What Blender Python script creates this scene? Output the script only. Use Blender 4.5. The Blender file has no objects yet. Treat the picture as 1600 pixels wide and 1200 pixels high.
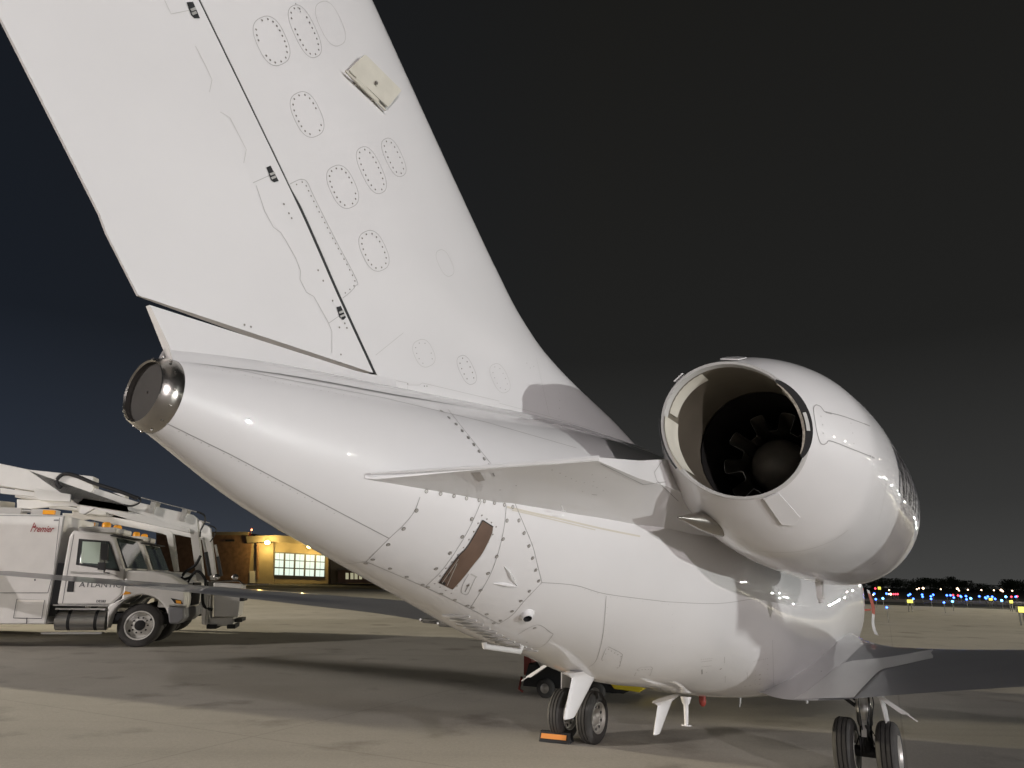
import bpy, bmesh, math, random
from mathutils import Vector, Matrix
from mathutils.bvhtree import BVHTree
random.seed(7)
sc = bpy.context.scene
COL = sc.collection
rad = math.radians
pi = math.pi

# ------------------------------------------------------------ camera, sky, lights, exposure
FPX, PITCH, ROLL, CAMH = 1112.93, 15.501, 0.923, 1.641
HEAD, OFFD, ALONG = 33.0, 2.48906, 7.43417           # jet heading right of camera, its lateral and forward offsets
p_, r_ = rad(PITCH), rad(ROLL)
R0 = Vector((1, 0, 0)); U0 = Vector((0, -math.sin(p_), math.cos(p_))); FW = Vector((0, math.cos(p_), math.sin(p_)))
RT = R0 * math.cos(r_) + U0 * math.sin(r_)
UP = -R0 * math.sin(r_) + U0 * math.cos(r_)
CAM = Vector((0, 0, CAMH))
cd = bpy.data.cameras.new('camera'); cam = bpy.data.objects.new('camera', cd); COL.objects.link(cam)
cd.sensor_width = 36; cd.lens = FPX / 1600 * 36; cd.clip_end = 5000; cd.clip_start = .05
cam.matrix_world = Matrix(((RT.x, UP.x, -FW.x, 0), (RT.y, UP.y, -FW.y, 0), (RT.z, UP.z, -FW.z, CAMH), (0, 0, 0, 1)))
sc.camera = cam

w = bpy.data.worlds.new('World'); sc.world = w; w.use_nodes = True
nt = w.node_tree; bgn = nt.nodes['Background']
tc = nt.nodes.new('ShaderNodeTexCoord'); sp = nt.nodes.new('ShaderNodeSeparateXYZ'); cr = nt.nodes.new('ShaderNodeValToRGB')
nt.links.new(tc.outputs['Generated'], sp.inputs[0]); nt.links.new(sp.outputs['Z'], cr.inputs[0])
el = cr.color_ramp.elements
el[0].position = 0.0; el[0].color = (.058, .058, .056, 1)
el[1].position = .75; el[1].color = (.0105, .0103, .0094, 1)
e = el.new(.10); e.color = (.035, .035, .034, 1)
e = el.new(.30); e.color = (.0150, .0150, .0143, 1)
mr = nt.nodes.new('ShaderNodeMapRange'); nt.links.new(sp.outputs['X'], mr.inputs[0])
mr.inputs[1].default_value = .1; mr.inputs[2].default_value = -.7
mx = nt.nodes.new('ShaderNodeMix'); mx.data_type = 'RGBA'; mx.blend_type = 'MULTIPLY'
nt.links.new(mr.outputs[0], mx.inputs[0]); nt.links.new(cr.outputs[0], mx.inputs[6]); mx.inputs[7].default_value = (.62, .84, 1.35, 1)
nt.links.new(mx.outputs[2], bgn.inputs['Color']); bgn.inputs['Strength'].default_value = 1.0
sc.view_settings.view_transform = 'Standard'; sc.view_settings.look = 'None'
sc.view_settings.exposure = 0; sc.view_settings.gamma = 1

# ------------------------------------------------------------ helpers
def tag(o, label=None, cat=None, group=None, kind=None):
    if label: o['label'] = label
    if cat: o['category'] = cat
    if group: o['group'] = group
    if kind: o['kind'] = kind
    return o

def empty(name, loc=(0, 0, 0), rz=0, **k):
    o = bpy.data.objects.new(name, None); COL.objects.link(o); o.location = loc; o.rotation_euler = (0, 0, rz)
    o.empty_display_size = .2
    return tag(o, **k)

def mat(name, col, rough=.5, metal=0, coat=0, emit=None, es=0, noise=None, bump=0, bscale=40, spec=None, alpha=None, trans=0):
    m = bpy.data.materials.new(name); m.use_nodes = True; n = m.node_tree; b = n.nodes['Principled BSDF']
    b.inputs['Base Color'].default_value = (*col, 1); b.inputs['Roughness'].default_value = rough; b.inputs['Metallic'].default_value = metal
    b.inputs['Coat Weight'].default_value = coat; b.inputs['Coat Roughness'].default_value = .012
    if spec is not None: b.inputs['Specular IOR Level'].default_value = spec
    if trans: b.inputs['Transmission Weight'].default_value = trans
    if emit: b.inputs['Emission Color'].default_value = (*emit, 1); b.inputs['Emission Strength'].default_value = es
    tcn = n.nodes.new('ShaderNodeTexCoord')
    if noise:
        amt, scl = noise
        t = n.nodes.new('ShaderNodeTexNoise'); t.inputs['Scale'].default_value = scl; t.inputs['Detail'].default_value = 6
        n.links.new(tcn.outputs['Object'], t.inputs['Vector'])
        r = n.nodes.new('ShaderNodeValToRGB'); r.color_ramp.elements[0].position = .3; r.color_ramp.elements[1].position = .7
        r.color_ramp.elements[0].color = (*[c * (1 - amt) for c in col], 1); r.color_ramp.elements[1].color = (*[min(1, c * (1 + amt)) for c in col], 1)
        n.links.new(t.outputs['Fac'], r.inputs[0]); n.links.new(r.outputs[0], b.inputs['Base Color'])
    if bump:
        t = n.nodes.new('ShaderNodeTexNoise'); t.inputs['Scale'].default_value = bscale; t.inputs['Detail'].default_value = 3
        n.links.new(tcn.outputs['Object'], t.inputs['Vector'])
        bp = n.nodes.new('ShaderNodeBump'); bp.inputs['Strength'].default_value = bump; bp.inputs['Distance'].default_value = .01
        n.links.new(t.outputs['Fac'], bp.inputs['Height']); n.links.new(bp.outputs[0], b.inputs['Normal'])
    return m

M = dict(
    white=mat('white_aircraft_paint', (.71, .695, .69), .42, coat=.85, noise=(.025, 1.3), bump=.10, bscale=1.6),
    white2=mat('pale_wing_tone', (.80, .79, .77), .35, coat=.4, noise=(.04, 2)),
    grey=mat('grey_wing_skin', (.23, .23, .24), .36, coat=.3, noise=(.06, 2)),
    seam=mat('panel_seam_sealant', (.31, .30, .29), .7),
    seamm=mat('grey_seam_sealant', (.40, .39, .38), .6),
    stain=mat('fluid_stain', (.58, .54, .46), .5),
    seaml=mat('pale_seam_sealant', (.50, .49, .47), .6),
    rivet=mat('fastener_steel', (.27, .25, .23), .45, metal=.6),
    black=mat('black_rubber_seal', (.012, .012, .013), .6),
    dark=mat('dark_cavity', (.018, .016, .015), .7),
    chrome=mat('polished_steel', (.42, .40, .37), .26, metal=1, noise=(.08, 9), bump=.25, bscale=14),
    steel=mat('brushed_steel', (.55, .54, .52), .32, metal=1),
    alu=mat('cast_aluminium', (.62, .60, .57), .4, metal=.7),
    cream=mat('cream_primer', (.60, .57, .49), .5, noise=(.06, 12)),
    liner=mat('nozzle_liner', (.20, .175, .135), .5, metal=.2, noise=(.10, 5)),
    soot=mat('sooted_metal', (.22, .20, .17), .45, metal=.25, noise=(.2, 8)),
    brown=mat('brown_duct_lining', (.135, .085, .06), .6, noise=(.12, 14)),
    tyre=mat('tyre_rubber', (.040, .037, .035), .75, noise=(.15, 20)),
    red=mat('red_plastic', (.25, .035, .025), .5),
    redfab=mat('red_streamer_cloth', (.36, .10, .07), .8),
    orange=mat('orange_reflective_tape', (.80, .30, .07), .5),
    yellow=mat('yellow_paint', (.75, .58, .03), .5),
    truckw=mat('truck_white_paint', (.70, .68, .65), .32, coat=.35, noise=(.04, 3)),
    truckg=mat('truck_grey_bumper', (.20, .20, .21), .5),
    glass=mat('tinted_window_glass', (.05, .065, .06), .06, spec=.8),
    cabin=mat('pale_green_cab_interior', (.42, .50, .42), .6),
    amber=mat('amber_lens', (.85, .36, .03), .25),
    script=mat('red_script_paint', (.30, .05, .05), .5),
    ink=mat('dark_lettering', (.05, .05, .055), .5),
    trunk=mat('bark', (.05, .04, .03), .9),
    leaf=mat('tree_foliage', (.035, .05, .022), .9, noise=(.3, .4)),
)

class MB:
    """collects verts and faces; jet=True flips y so that +y is starboard"""
    def __init__(s, jet=False): s.v = []; s.f = []; s.m = []; s.sm = []; s.jet = jet
    def add(s, vs, fs, mi=0, smooth=True):
        b = len(s.v); s.v += [tuple(q) for q in vs]
        for f in fs: s.f.append(tuple(b + i for i in f)); s.m.append(mi); s.sm.append(smooth)
    def grid(s, rows, closed=True, mi=0, caps=(False, False), smooth=True):
        n = len(rows[0]); vs = [q for r in rows for q in r]; fs = []
        for i in range(len(rows) - 1):
            for j in range(n if closed else n - 1):
                k = (j + 1) % n; fs.append((i * n + j, i * n + k, (i + 1) * n + k, (i + 1) * n + j))
        if caps[0]: fs.append(tuple(range(n)))
        if caps[1]: fs.append(tuple((len(rows) - 1) * n + j for j in reversed(range(n))))
        s.add(vs, fs, mi, smooth)
    def box(s, c, d, rot=None, mi=0):
        vs = []
        for x in (-.5, .5):
            for y in (-.5, .5):
                for z in (-.5, .5):
                    q = Vector((x * d[0], y * d[1], z * d[2]))
                    if rot: q = rot @ q
                    vs.append(q + Vector(c))
        s.add(vs, [(0, 1, 3, 2), (4, 6, 7, 5), (0, 4, 5, 1), (2, 3, 7, 6), (0, 2, 6, 4), (1, 5, 7, 3)], mi, False)
    def prism(s, poly, off, mi=0, smooth=False):
        """poly: 3d points of one face; off: extrusion vector"""
        n = len(poly); o = Vector(off); a = [Vector(q) for q in poly]
        s.add(a + [q + o for q in a], [tuple(range(n)), tuple(reversed(range(n, 2 * n)))] + [(i, i + n, (i + 1) % n + n, (i + 1) % n) for i in range(n)], mi, smooth)
    def tube(s, pts, r, n=10, mi=0, caps=True):
        P = [Vector(q) for q in pts]; rows = []; up = Vector((0, 0, 1))
        for i, q in enumerate(P):
            d = (P[min(i + 1, len(P) - 1)] - P[max(i - 1, 0)]).normalized()
            a = d.cross(up)
            if a.length < .2: a = d.cross(Vector((1, 0, 0)))
            a.normalize(); b = d.cross(a); rr = r[i] if isinstance(r, (list, tuple)) else r
            rows.append([q + (a * math.cos(t) + b * math.sin(t)) * rr for t in [2 * pi * k / n for k in range(n)]])
        s.grid(rows, mi=mi, caps=(caps, caps))
    def lathe(s, o, ax, prof, n=32, mi=0, caps=(False, False)):
        """prof: list of (distance along ax, radius)"""
        o = Vector(o); ax = Vector(ax).normalized(); a = ax.orthogonal().normalized(); b = ax.cross(a)
        rows = [[o + ax * h + (a * math.cos(t) + b * math.sin(t)) * max(r, 1e-4) for t in [2 * pi * k / n for k in range(n)]] for h, r in prof]
        s.grid(rows, mi=mi, caps=caps)
    def build(s, name, mats, parent=None, bevel=0, recalc=True):
        me = bpy.data.meshes.new(name)
        vs = [(x, -y, z) for x, y, z in s.v] if s.jet else s.v
        me.from_pydata(vs, [], s.f)
        for mm in (mats if isinstance(mats, (list, tuple)) else [mats]): me.materials.append(M[mm] if isinstance(mm, str) else mm)
        me.polygons.foreach_set('material_index', s.m); me.polygons.foreach_set('use_smooth', s.sm)
        if recalc:
            bm = bmesh.new(); bm.from_mesh(me); bmesh.ops.recalc_face_normals(bm, faces=bm.faces); bm.to_mesh(me); bm.free()
        me.set_sharp_from_angle(angle=rad(48)); me.update(); o = bpy.data.objects.new(name, me); COL.objects.link(o); o.parent = parent
        if bevel:
            md = o.modifiers.new('bevel', 'BEVEL'); md.width = bevel; md.segments = 2; md.limit_method = 'ANGLE'; md.angle_limit = rad(40)
        return o

def hermite(xs, ys, x):
    if x <= xs[0]: return ys[0]
    if x >= xs[-1]: return ys[-1]
    n = len(xs); i = max(k for k in range(n - 1) if xs[k] <= x)
    d = [(ys[k + 1] - ys[k]) / (xs[k + 1] - xs[k]) for k in range(n - 1)]
    def m(k):
        if k == 0: return d[0]
        if k == n - 1: return d[-1]
        if d[k - 1] * d[k] <= 0: return 0
        h0, h1 = xs[k] - xs[k - 1], xs[k + 1] - xs[k]
        return (d[k - 1] * h1 + d[k] * h0) / (h0 + h1) if abs(d[k - 1] - d[k]) < 3 * min(abs(d[k - 1]), abs(d[k])) else 2 * d[k - 1] * d[k] / (d[k - 1] + d[k])
    h = xs[i + 1] - xs[i]; t = (x - xs[i]) / h
    return (2 * t**3 - 3 * t * t + 1) * ys[i] + (t**3 - 2 * t * t + t) * h * m(i) + (-2 * t**3 + 3 * t * t) * ys[i + 1] + (t**3 - t * t) * h * m(i + 1)

def text_shape(body, size, shear=0, bold=0):
    c = bpy.data.curves.new('t', 'FONT'); c.body = body; c.size = size; c.shear = shear; c.resolution_u = 3; c.offset = bold
    o = bpy.data.objects.new('t', c); COL.objects.link(o); dg = bpy.context.evaluated_depsgraph_get(); dg.update()
    me = bpy.data.meshes.new_from_object(o.evaluated_get(dg)); vs = [tuple(q.co) for q in me.vertices]; fs = [tuple(q.vertices) for q in me.polygons]
    bpy.data.objects.remove(o); bpy.data.curves.remove(c); bpy.data.meshes.remove(me)
    return vs, fs

# ------------------------------------------------------------ surveying: lines of sight, used only to read real positions off the photograph
sH = rad(HEAD); JF = Vector((math.sin(sH), math.cos(sH), 0)); JS = Vector((math.cos(sH), -math.sin(sH), 0))
def ray(px, py): return (FW * FPX + RT * (px - 800) - UP * (py - 600)).normalized()
def jray(px, py):
    d = ray(px, py); return Vector((-ALONG, OFFD, CAMH)), Vector((d.dot(JF), d.dot(JS), d.z))
def jplane(px, py, ax, val):
    o, d = jray(px, py); return o + d * ((val - o[ax]) / d[ax])
def jworld(q): return JF * (ALONG + q[0]) + JS * (q[1] - OFFD) + Vector((0, 0, q[2]))
def gnd(px, py, z=0):
    d = ray(px, py); return CAM + d * ((z - CAMH) / d.z)
def at(px, py, Y):
    d = ray(px, py); return CAM + d * (Y / d.y)

# ============================================================ GROUND
def ground_mat():
    m = bpy.data.materials.new('apron_concrete'); m.use_nodes = True; n = m.node_tree; b = n.nodes['Principled BSDF']; L = n.links.new
    tcn = n.nodes.new('ShaderNodeTexCoord')
    def noise(sc_, det, rough=.6, vec=None):
        t = n.nodes.new('ShaderNodeTexNoise'); t.inputs['Scale'].default_value = sc_; t.inputs['Detail'].default_value = det; t.inputs['Roughness'].default_value = rough
        L(vec or tcn.outputs['Object'], t.inputs['Vector']); return t.outputs['Fac']
    def ramp(f, a, b_, ca, cb):
        r = n.nodes.new('ShaderNodeValToRGB'); r.color_ramp.elements[0].position = a; r.color_ramp.elements[1].position = b_
        r.color_ramp.elements[0].color = (*ca, 1); r.color_ramp.elements[1].color = (*cb, 1); L(f, r.inputs[0]); return r.outputs[0]
    def mul(a, b_, f=1):
        x = n.nodes.new('ShaderNodeMix'); x.data_type = 'RGBA'; x.blend_type = 'MULTIPLY'; x.inputs[0].default_value = f; L(a, x.inputs[6]); L(b_, x.inputs[7]); return x.outputs[2]
    c = ramp(noise(.35, 8), .3, .7, (.405, .375, .328), (.50, .465, .41))
    c = mul(c, ramp(noise(28, 5, .8), .3, .75, (.84, .84, .84), (1.08, 1.08, 1.08)))
    c = mul(c, ramp(noise(160, 2, .8), .35, .7, (.86, .86, .86), (1.1, 1.1, 1.1)))
    c = mul(c, ramp(noise(.9, 5, .55), .30, .42, (.70, .69, .68), (1, 1, 1)))
    # slab joints every 6 m
    mp = n.nodes.new('ShaderNodeMapping'); mp.inputs['Rotation'].default_value = (0, 0, rad(27)); L(tcn.outputs['Object'], mp.inputs[0])
    sx = n.nodes.new('ShaderNodeSeparateXYZ'); L(mp.outputs[0], sx.inputs[0])
    outs = []
    for ch in ('X', 'Y'):
        a = n.nodes.new('ShaderNodeMath'); a.operation = 'PINGPONG'; a.inputs[1].default_value = 3.1; L(sx.outputs[ch], a.inputs[0])
        g = n.nodes.new('ShaderNodeMath'); g.operation = 'GREATER_THAN'; g.inputs[1].default_value = .012; L(a.outputs[0], g.inputs[0]); outs.append(g.outputs[0])
    mm = n.nodes.new('ShaderNodeMath'); mm.operation = 'MULTIPLY'; L(outs[0], mm.inputs[0]); L(outs[1], mm.inputs[1])
    c = mul(c, ramp(mm.outputs[0], 0, 1, (.84, .83, .82), (1, 1, 1)))
    mp2 = n.nodes.new('ShaderNodeMapping'); mp2.inputs['Rotation'].default_value = (0, 0, rad(-38)); mp2.inputs['Scale'].default_value = (.06, 1.6, 1); L(tcn.outputs['Object'], mp2.inputs[0])
    c = mul(c, ramp(noise(1.0, 3, .5, mp2.outputs[0]), .58, .72, (1, 1, 1), (.86, .855, .85)), .7)
    # oil spots
    v = n.nodes.new('ShaderNodeTexVoronoi'); v.inputs['Scale'].default_value = .33; L(tcn.outputs['Object'], v.inputs['Vector'])
    c = mul(c, ramp(v.outputs['Distance'], .10, .17, (.55, .52, .50), (1, 1, 1)), .8)
    L(c, b.inputs['Base Color']); b.inputs['Roughness'].default_value = .72
    bp = n.nodes.new('ShaderNodeBump'); bp.inputs['Strength'].default_value = .35; bp.inputs['Distance'].default_value = .01
    L(noise(90, 4, .8), bp.inputs['Height']); L(bp.outputs[0], b.inputs['Normal'])
    return m
g = MB(); g.add([(-3000, -600, 0), (3000, -600, 0), (3000, 4000, 0), (-3000, 4000, 0)], [(0, 1, 2, 3)], 0, False)
tag(g.build('ground', mat('dark_field', (.045, .045, .03), .9, noise=(.3, .05))), kind='structure')
g = MB(); g.add([(-150, -150, .004), (260, -150, .004), (260, 73, .004), (-150, 150, .004)], [(0, 1, 2, 3)], 0, False)
tag(g.build('apron', ground_mat()), kind='structure')

# ============================================================ THE JET
jet = empty('business_jet', jworld((0, 0, 0)), pi / 2 - sH, label='large white business jet parked on the apron, seen from behind its tail', cat='jet')

def decal_tools(bvh):
    def hit(px, py):
        o, d = jray(px, py); h = bvh.ray_cast(o, d, 60)
        return (h[0], h[1] if h[1].dot(d) < 0 else -h[1]) if h[0] else None
    def poly(pts, closed=False, step=6):
        P = [Vector(q) for q in pts]
        if closed: P.append(P[0])
        out = []
        for a, b in zip(P[:-1], P[1:]):
            n = max(1, int((b - a).length / step)); out += [a.lerp(b, i / n) for i in range(n)]
        out.append(P[-1]); return out
    return hit, poly

def smooth_px(pts, n=5):
    P = [Vector(q) for q in pts]; out = []
    for i in range(len(P) - 1):
        p0, p1, p2, p3 = P[max(i - 1, 0)], P[i], P[i + 1], P[min(i + 2, len(P) - 1)]
        for k in range(n):
            t = k / n; out.append(.5 * ((2 * p1) + (p2 - p0) * t + (2 * p0 - 5 * p1 + 4 * p2 - p3) * t * t + (-p0 + 3 * p1 - 3 * p2 + p3) * t**3))
    out.append(P[-1]); return [tuple(q) for q in out]

def oval_px(cx, cy, a, b, dx=.42, dy=.907, n=36, e=2.6):
    out = []
    for k in range(n):
        t = 2 * pi * k / n; c, s_ = math.cos(t), math.sin(t)
        u = a * abs(c)**(2 / e) * (1 if c >= 0 else -1); v = b * abs(s_)**(2 / e) * (1 if s_ >= 0 else -1)
        out.append((cx + u * dx - v * dy, cy + u * dy + v * dx))
    return out

class Decor:
    """seams and fasteners lying on a finished surface; added to the same mesh"""
    def __init__(s, mb):
        s.mb = mb; s.bvh = BVHTree.FromPolygons([Vector(v) for v in mb.v], mb.f); s.hit, s.poly = decal_tools(s.bvh)
    def seam(s, pts, w=.004, mi=1, closed=False, lift=.0015, step=6):
        prev = None
        H = [s.hit(*q) for q in s.poly(pts, closed, step)]; H = [h for h in H if h]
        if len(H) < 2: return
        rowl, rowr = [], []
        for i, (p, n) in enumerate(H):
            d = H[min(i + 1, len(H) - 1)][0] - H[max(i - 1, 0)][0]
            if d.length < 1e-6: d = Vector((1, 0, 0))
            t = d.normalized().cross(n)
            if t.length < 1e-3: continue
            t.normalize(); q = p + n * lift; rowl.append(q - t * w / 2); rowr.append(q + t * w / 2)
        vs = rowl + rowr; k = len(rowl)
        fs = [(i, i + 1, k + i + 1, k + i) for i in range(k - 1) if (rowl[i + 1] - rowl[i]).length < .25]
        s.mb.add(vs, fs, mi)
    def disc(s, px, py, r=.004, mi=2, lift=.002, n=8):
        h = s.hit(px, py)
        if not h: return
        p, nn = h; a = nn.orthogonal().normalized(); b = nn.cross(a); q = p + nn * lift
        s.mb.add([q + (a * math.cos(t) + b * math.sin(t)) * r for t in [2 * pi * k / n for k in range(n)]], [tuple(range(n))], mi)
    def screw(s, px, py, r=.010):
        s.disc(px, py, r, 2, .0018, 12); s.disc(px, py, r * .62, 3, .0026, 10); s.disc(px, py, r * .26, 1, .0032, 6)
    def rivets(s, pts, gap, closed=False, r=.0035, mi=2, skip=.0):
        P = s.poly(pts, closed, 1); 
        if len(P) < 2: return
        acc = 0
        for a, b in zip(P[:-1], P[1:]):
            acc += (b - a).length
            if acc >= gap:
                acc = 0
                if random.random() >= skip: s.disc(b.x, b.y, r, mi)
    def patch(s, pts, mi, lift=.003):
        H = [s.hit(*q) for q in pts]; H = [h for h in H if h]
        c = sum((h[0] + h[1] * lift for h in H), Vector()) / len(H)
        vs = [h[0] + h[1] * lift for h in H] + [c]; n = len(H)
        s.mb.add(vs, [(i, (i + 1) % n, n) for i in range(n)], mi)

# ---- fuselage
FX = [-6.02, -5.6, -5.0, -4.4, -3.8, -3.2, -2.4, -1.4, -.4, .6, 2, 4, 5, 6, 7, 8, 8.6, 8.8]
FWd = [.134, .247, .40, .54, .66, .77, .88, .95, 1.0, 1.0, 1.0, .98, .88, .74, .57, .38, .18, .04]
FT = [2.421, 2.485, 2.545, 2.60, 2.655, 2.70, 2.73, 2.75, 2.75, 2.75, 2.75, 2.74, 2.60, 2.30, 1.95, 1.66, 1.50, 1.42]
FB = [2.150, 1.94, 1.72, 1.515, 1.31, 1.165, .95, .80, .63, .52, .46, .46, .52, .62, .78, 1.0, 1.22, 1.35]
FN = [2, 2, 2, 2, 2, 2, 2.05, 2.2, 2.4, 2.5, 2.5, 2.3, 2.1, 2, 2, 2, 2, 2]
FCx = [-6.02, -4.0, -3.0, -2.2, -1.4, -.6, .3, 1.0, 1.8, 2.6, 4, 6, 8.8]
FCk = [.5, .5, .49, .43, .37, .31, .29, .29, .34, .42, .46, .5, .5]
def fsec(x, n=72):
    w_, t, b, e = (hermite(FX, A, x) for A in (FWd, FT, FB, FN)); zc = b + (t - b) * hermite(FCx, FCk, x); out = []
    for k in range(n):
        a = 2 * pi * k / n; c, s_ = math.cos(a), math.sin(a); ee = e if s_ < 0 else 2
        out.append((x, w_ * abs(c)**(2 / ee) * (1 if c >= 0 else -1), zc + (t - zc if s_ > 0 else zc - b) * (abs(s_)**(2 / ee)) * (1 if s_ >= 0 else -1)))
    return out
fus = MB(True); xs = [-6.02 + i * (14.82 / 150) for i in range(151)]
fus.grid([fsec(x) for x in xs], caps=(True, True))
D = Decor(fus)
Z3 = lambda pts: [(560 + x / 3.3333, 700 + y / 3.3333) for x, y in pts]
for pts in ([(320, 255), (290, 330), (235, 400), (160, 470), (40, 590)], [(640, 275), (590, 390), (530, 500), (440, 630), (350, 720)],
            [(770, 300), (755, 430), (720, 570), (670, 690), (580, 835)], [(815, 290), (870, 420), (907, 510), (930, 600), (955, 700)],
            [(955, 700), (860, 800), (800, 870), (730, 915)], [(40, 590), (350, 725), (580, 835), (730, 915)],
            [(955, 700), (1130, 715), (1290, 760), (1600, 800)], [(1290, 770), (1275, 960), (1240, 1100), (1200, 1140)],
            [(830, 970), (930, 920), (1000, 960), (1010, 975), (950, 1035), (850, 1030)]):
    D.seam(smooth_px(Z3(pts)), .0032)
D.seam([(260, 661), (360, 710), (530, 800), (608, 841)], .0035)
D.seam([(290, 562), (430, 590), (600, 622), (760, 660), (900, 700)], .0035)
for pts in ([(572, 877), (545, 880), (510, 877)], [(1040, 940), (1120, 943), (1180, 935)], [(1207, 1000), (1209, 1090)], [(700, 640), (767, 725)]):
    D.seam(smooth_px(pts), .0028)
for x, y in [(302, 325), (235, 420), (155, 502), (75, 580), (38, 600), (165, 627), (252, 670), (335, 711), (362, 723), (432, 758), (502, 790), (568, 820), (595, 830), (668, 865), (705, 912), (740, 898), (800, 850), (845, 796), (890, 745), (938, 692), (923, 635), (907, 573), (887, 510), (862, 443), (835, 377), (803, 307), (760, 296), (708, 286), (655, 277), (628, 271), (562, 262), (497, 250), (427, 238), (353, 225), (590, 370), (540, 462), (477, 547), (405, 628), (773, 378), (753, 474), (720, 565), (675, 652), (636, 740), (918, 937)]:
    D.screw(560 + x / 3.3333, 700 + y / 3.3333)
for x, y in [(-40, 330), (5, 370), (50, 412), (88, 453), (125, 496), (160, 540), (193, 582), (225, 628), (255, 668)]:
    D.screw(700 + x / 4, 560 + y / 4, .009)
def zz(pts, ox, oy, k): return [(ox + x / k, oy + y / k) for x, y in pts]
hA = zz([(620, 135), (650, 60), (668, 45), (745, 82), (768, 100), (745, 185), (728, 195)], 800, 1000, 4.444)
hB = zz([(850, 245), (875, 200), (895, 188), (965, 185), (976, 195), (958, 245)], 800, 1000, 4.444)
D.seam(hA, .003); D.seam(hB, .003)
for px, py in zz([(670, 62), (690, 75), (712, 88), (735, 100), (757, 113), (752, 150), (748, 175), (730, 192), (650, 95), (628, 138), (880, 212), (903, 205), (925, 203), (948, 202), (965, 205), (955, 242), (852, 245)], 800, 1000, 4.444): D.disc(px, py, .0045)
for k in range(6): D.disc(1096 + k * 3.2, 1030 - k * .3, .0035)
for pts in ([(1095, 1034), (1112, 1032)], [(1095, 1042), (1112, 1040)], [(1132, 1026), (1132, 1036)], [(1133, 1056), (1133, 1066)]): D.seam(pts, .003)
D.seam([(1096.5, 1046), (1097, 1053)], .012, 1); D.disc(1104, 1050, .006); D.disc(1126, 1045, .011)
for k in range(8): D.disc(1178 + k * 3, 1033 - k * .6, .004)
for k in range(9): D.disc(1180, 1048 + k * 7, .004); D.disc(1199, 1038 + k * 7.5, .004)
for px, py in ((1187, 1054), (1187, 1061), (1187, 1069), (1164, 1072), (1172, 1071)): D.disc(px, py, .009)
D.seam([(1167, 1050), (1168, 1060)], .003)
for k in range(70):
    y = 640 + k * 3; 
# bottom drain marks and sundry holes
for px, py in ((323, 785), (297, 745), (823, 1003)): D.disc(px, py, .006, 1)
# brown duct opening with its screws
vent = smooth_px(Z3([(645, 375), (675, 385), (702, 412), (690, 455), (645, 545), (595, 610), (540, 680), (490, 735), (455, 722), (420, 700), (460, 640), (520, 560), (560, 520), (600, 455), (645, 375)]), 3)
for k, (x, y) in enumerate([(642, 350), (668, 370), (692, 388), (716, 410), (699, 450), (675, 490), (650, 530), (623, 570), (595, 605), (565, 642), (540, 678), (513, 717), (484, 755), (455, 740), (425, 723), (397, 705), (425, 665), (455, 625), (487, 592), (517, 555), (547, 518), (575, 476), (600, 435), (622, 392)]):
    D.disc(560 + x / 3.3333, 700 + y / 3.3333, .0045)
D.seam(smooth_px([(792, 792), (830, 801), (880, 812), (940, 826), (1000, 838)]), .010, 4); D.seam(smooth_px([(800, 797), (860, 811), (930, 828)]), .006, 4)
D.seam(smooth_px([(712, 976), (728, 982), (745, 986)]), .014, 4); D.seam(smooth_px([(655, 948), (668, 953), (680, 958)]), .006, 4); D.seam(smooth_px([(748, 988), (770, 990), (800, 1000)]), .008, 4)
for pts, gp in (([(903, 918), (951, 932), (1040, 944), (1180, 940)], 10), ([(949, 940), (946, 985), (936, 1030)], 9), ([(1212, 960), (1210, 1000), (1213, 1092)], 9), ([(268, 668), (365, 716), (530, 806)], 13), ([(1000, 1060), (1100, 1085), (1200, 1092)], 12), ([(1050, 950), (1052, 1075)], 10), ([(300, 569), (430, 597), (600, 629)], 12)):
    D.rivets(pts, gp, False, .0028, 5, .1)
fus_o = fus.build('fuselage', ['white', 'seam', 'rivet', 'alu', 'stain', 'seaml'], jet)
FB_ = D
# duct opening as its own part: brown liner, thin rim, two ribs
v = MB(True); Dv = Decor(fus); Dv.mb = v
def shrink(pts, k, c=None):
    cx = sum(p[0] for p in pts) / len(pts); cy = sum(p[1] for p in pts) / len(pts); return [(cx + (p[0] - cx) * k, cy + (p[1] - cy) * k) for p in pts]
def strip_patch(Dd, left, right, mi, lift=.003):
    L = [Dd.hit(*q) for q in left]; R = [Dd.hit(*q) for q in right]; ok = [i for i in range(len(L)) if L[i] and R[i]]; L = [L[i] for i in ok]; R = [R[i] for i in ok]; vs = [h[0] + h[1] * lift for h in L] + [h[0] + h[1] * lift for h in R]; n = len(L)
    Dd.mb.add(vs, [(i, i + 1, n + i + 1, n + i) for i in range(n - 1)], mi)
lf = smooth_px(Z3([(645, 375), (600, 455), (560, 520), (520, 560), (460, 640), (420, 700)]), 4); rt = smooth_px(Z3([(700, 410), (690, 455), (645, 545), (595, 610), (540, 680), (490, 735)]), 4)
strip_patch(Dv, lf, rt, 0, .003)
Dv.seam(lf, .005, 1, lift=.004); Dv.seam(rt, .003, 2, lift=.004); Dv.seam([lf[0], rt[0]], .005, 1, lift=.004)
Dv.seam(Z3([(520, 575), (435, 700)]), .004, 2, lift=.005); Dv.seam(Z3([(512, 598), (462, 712)]), .004, 2, lift=.005)
strip_patch(Dv, Z3([(520, 562), (470, 640), (425, 700)]), Z3([(500, 620), (470, 665), (450, 712)]), 3, .0042)
vo = v.build('duct_opening', ['brown', 'dark', 'alu', 'dark'], jet)
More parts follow.
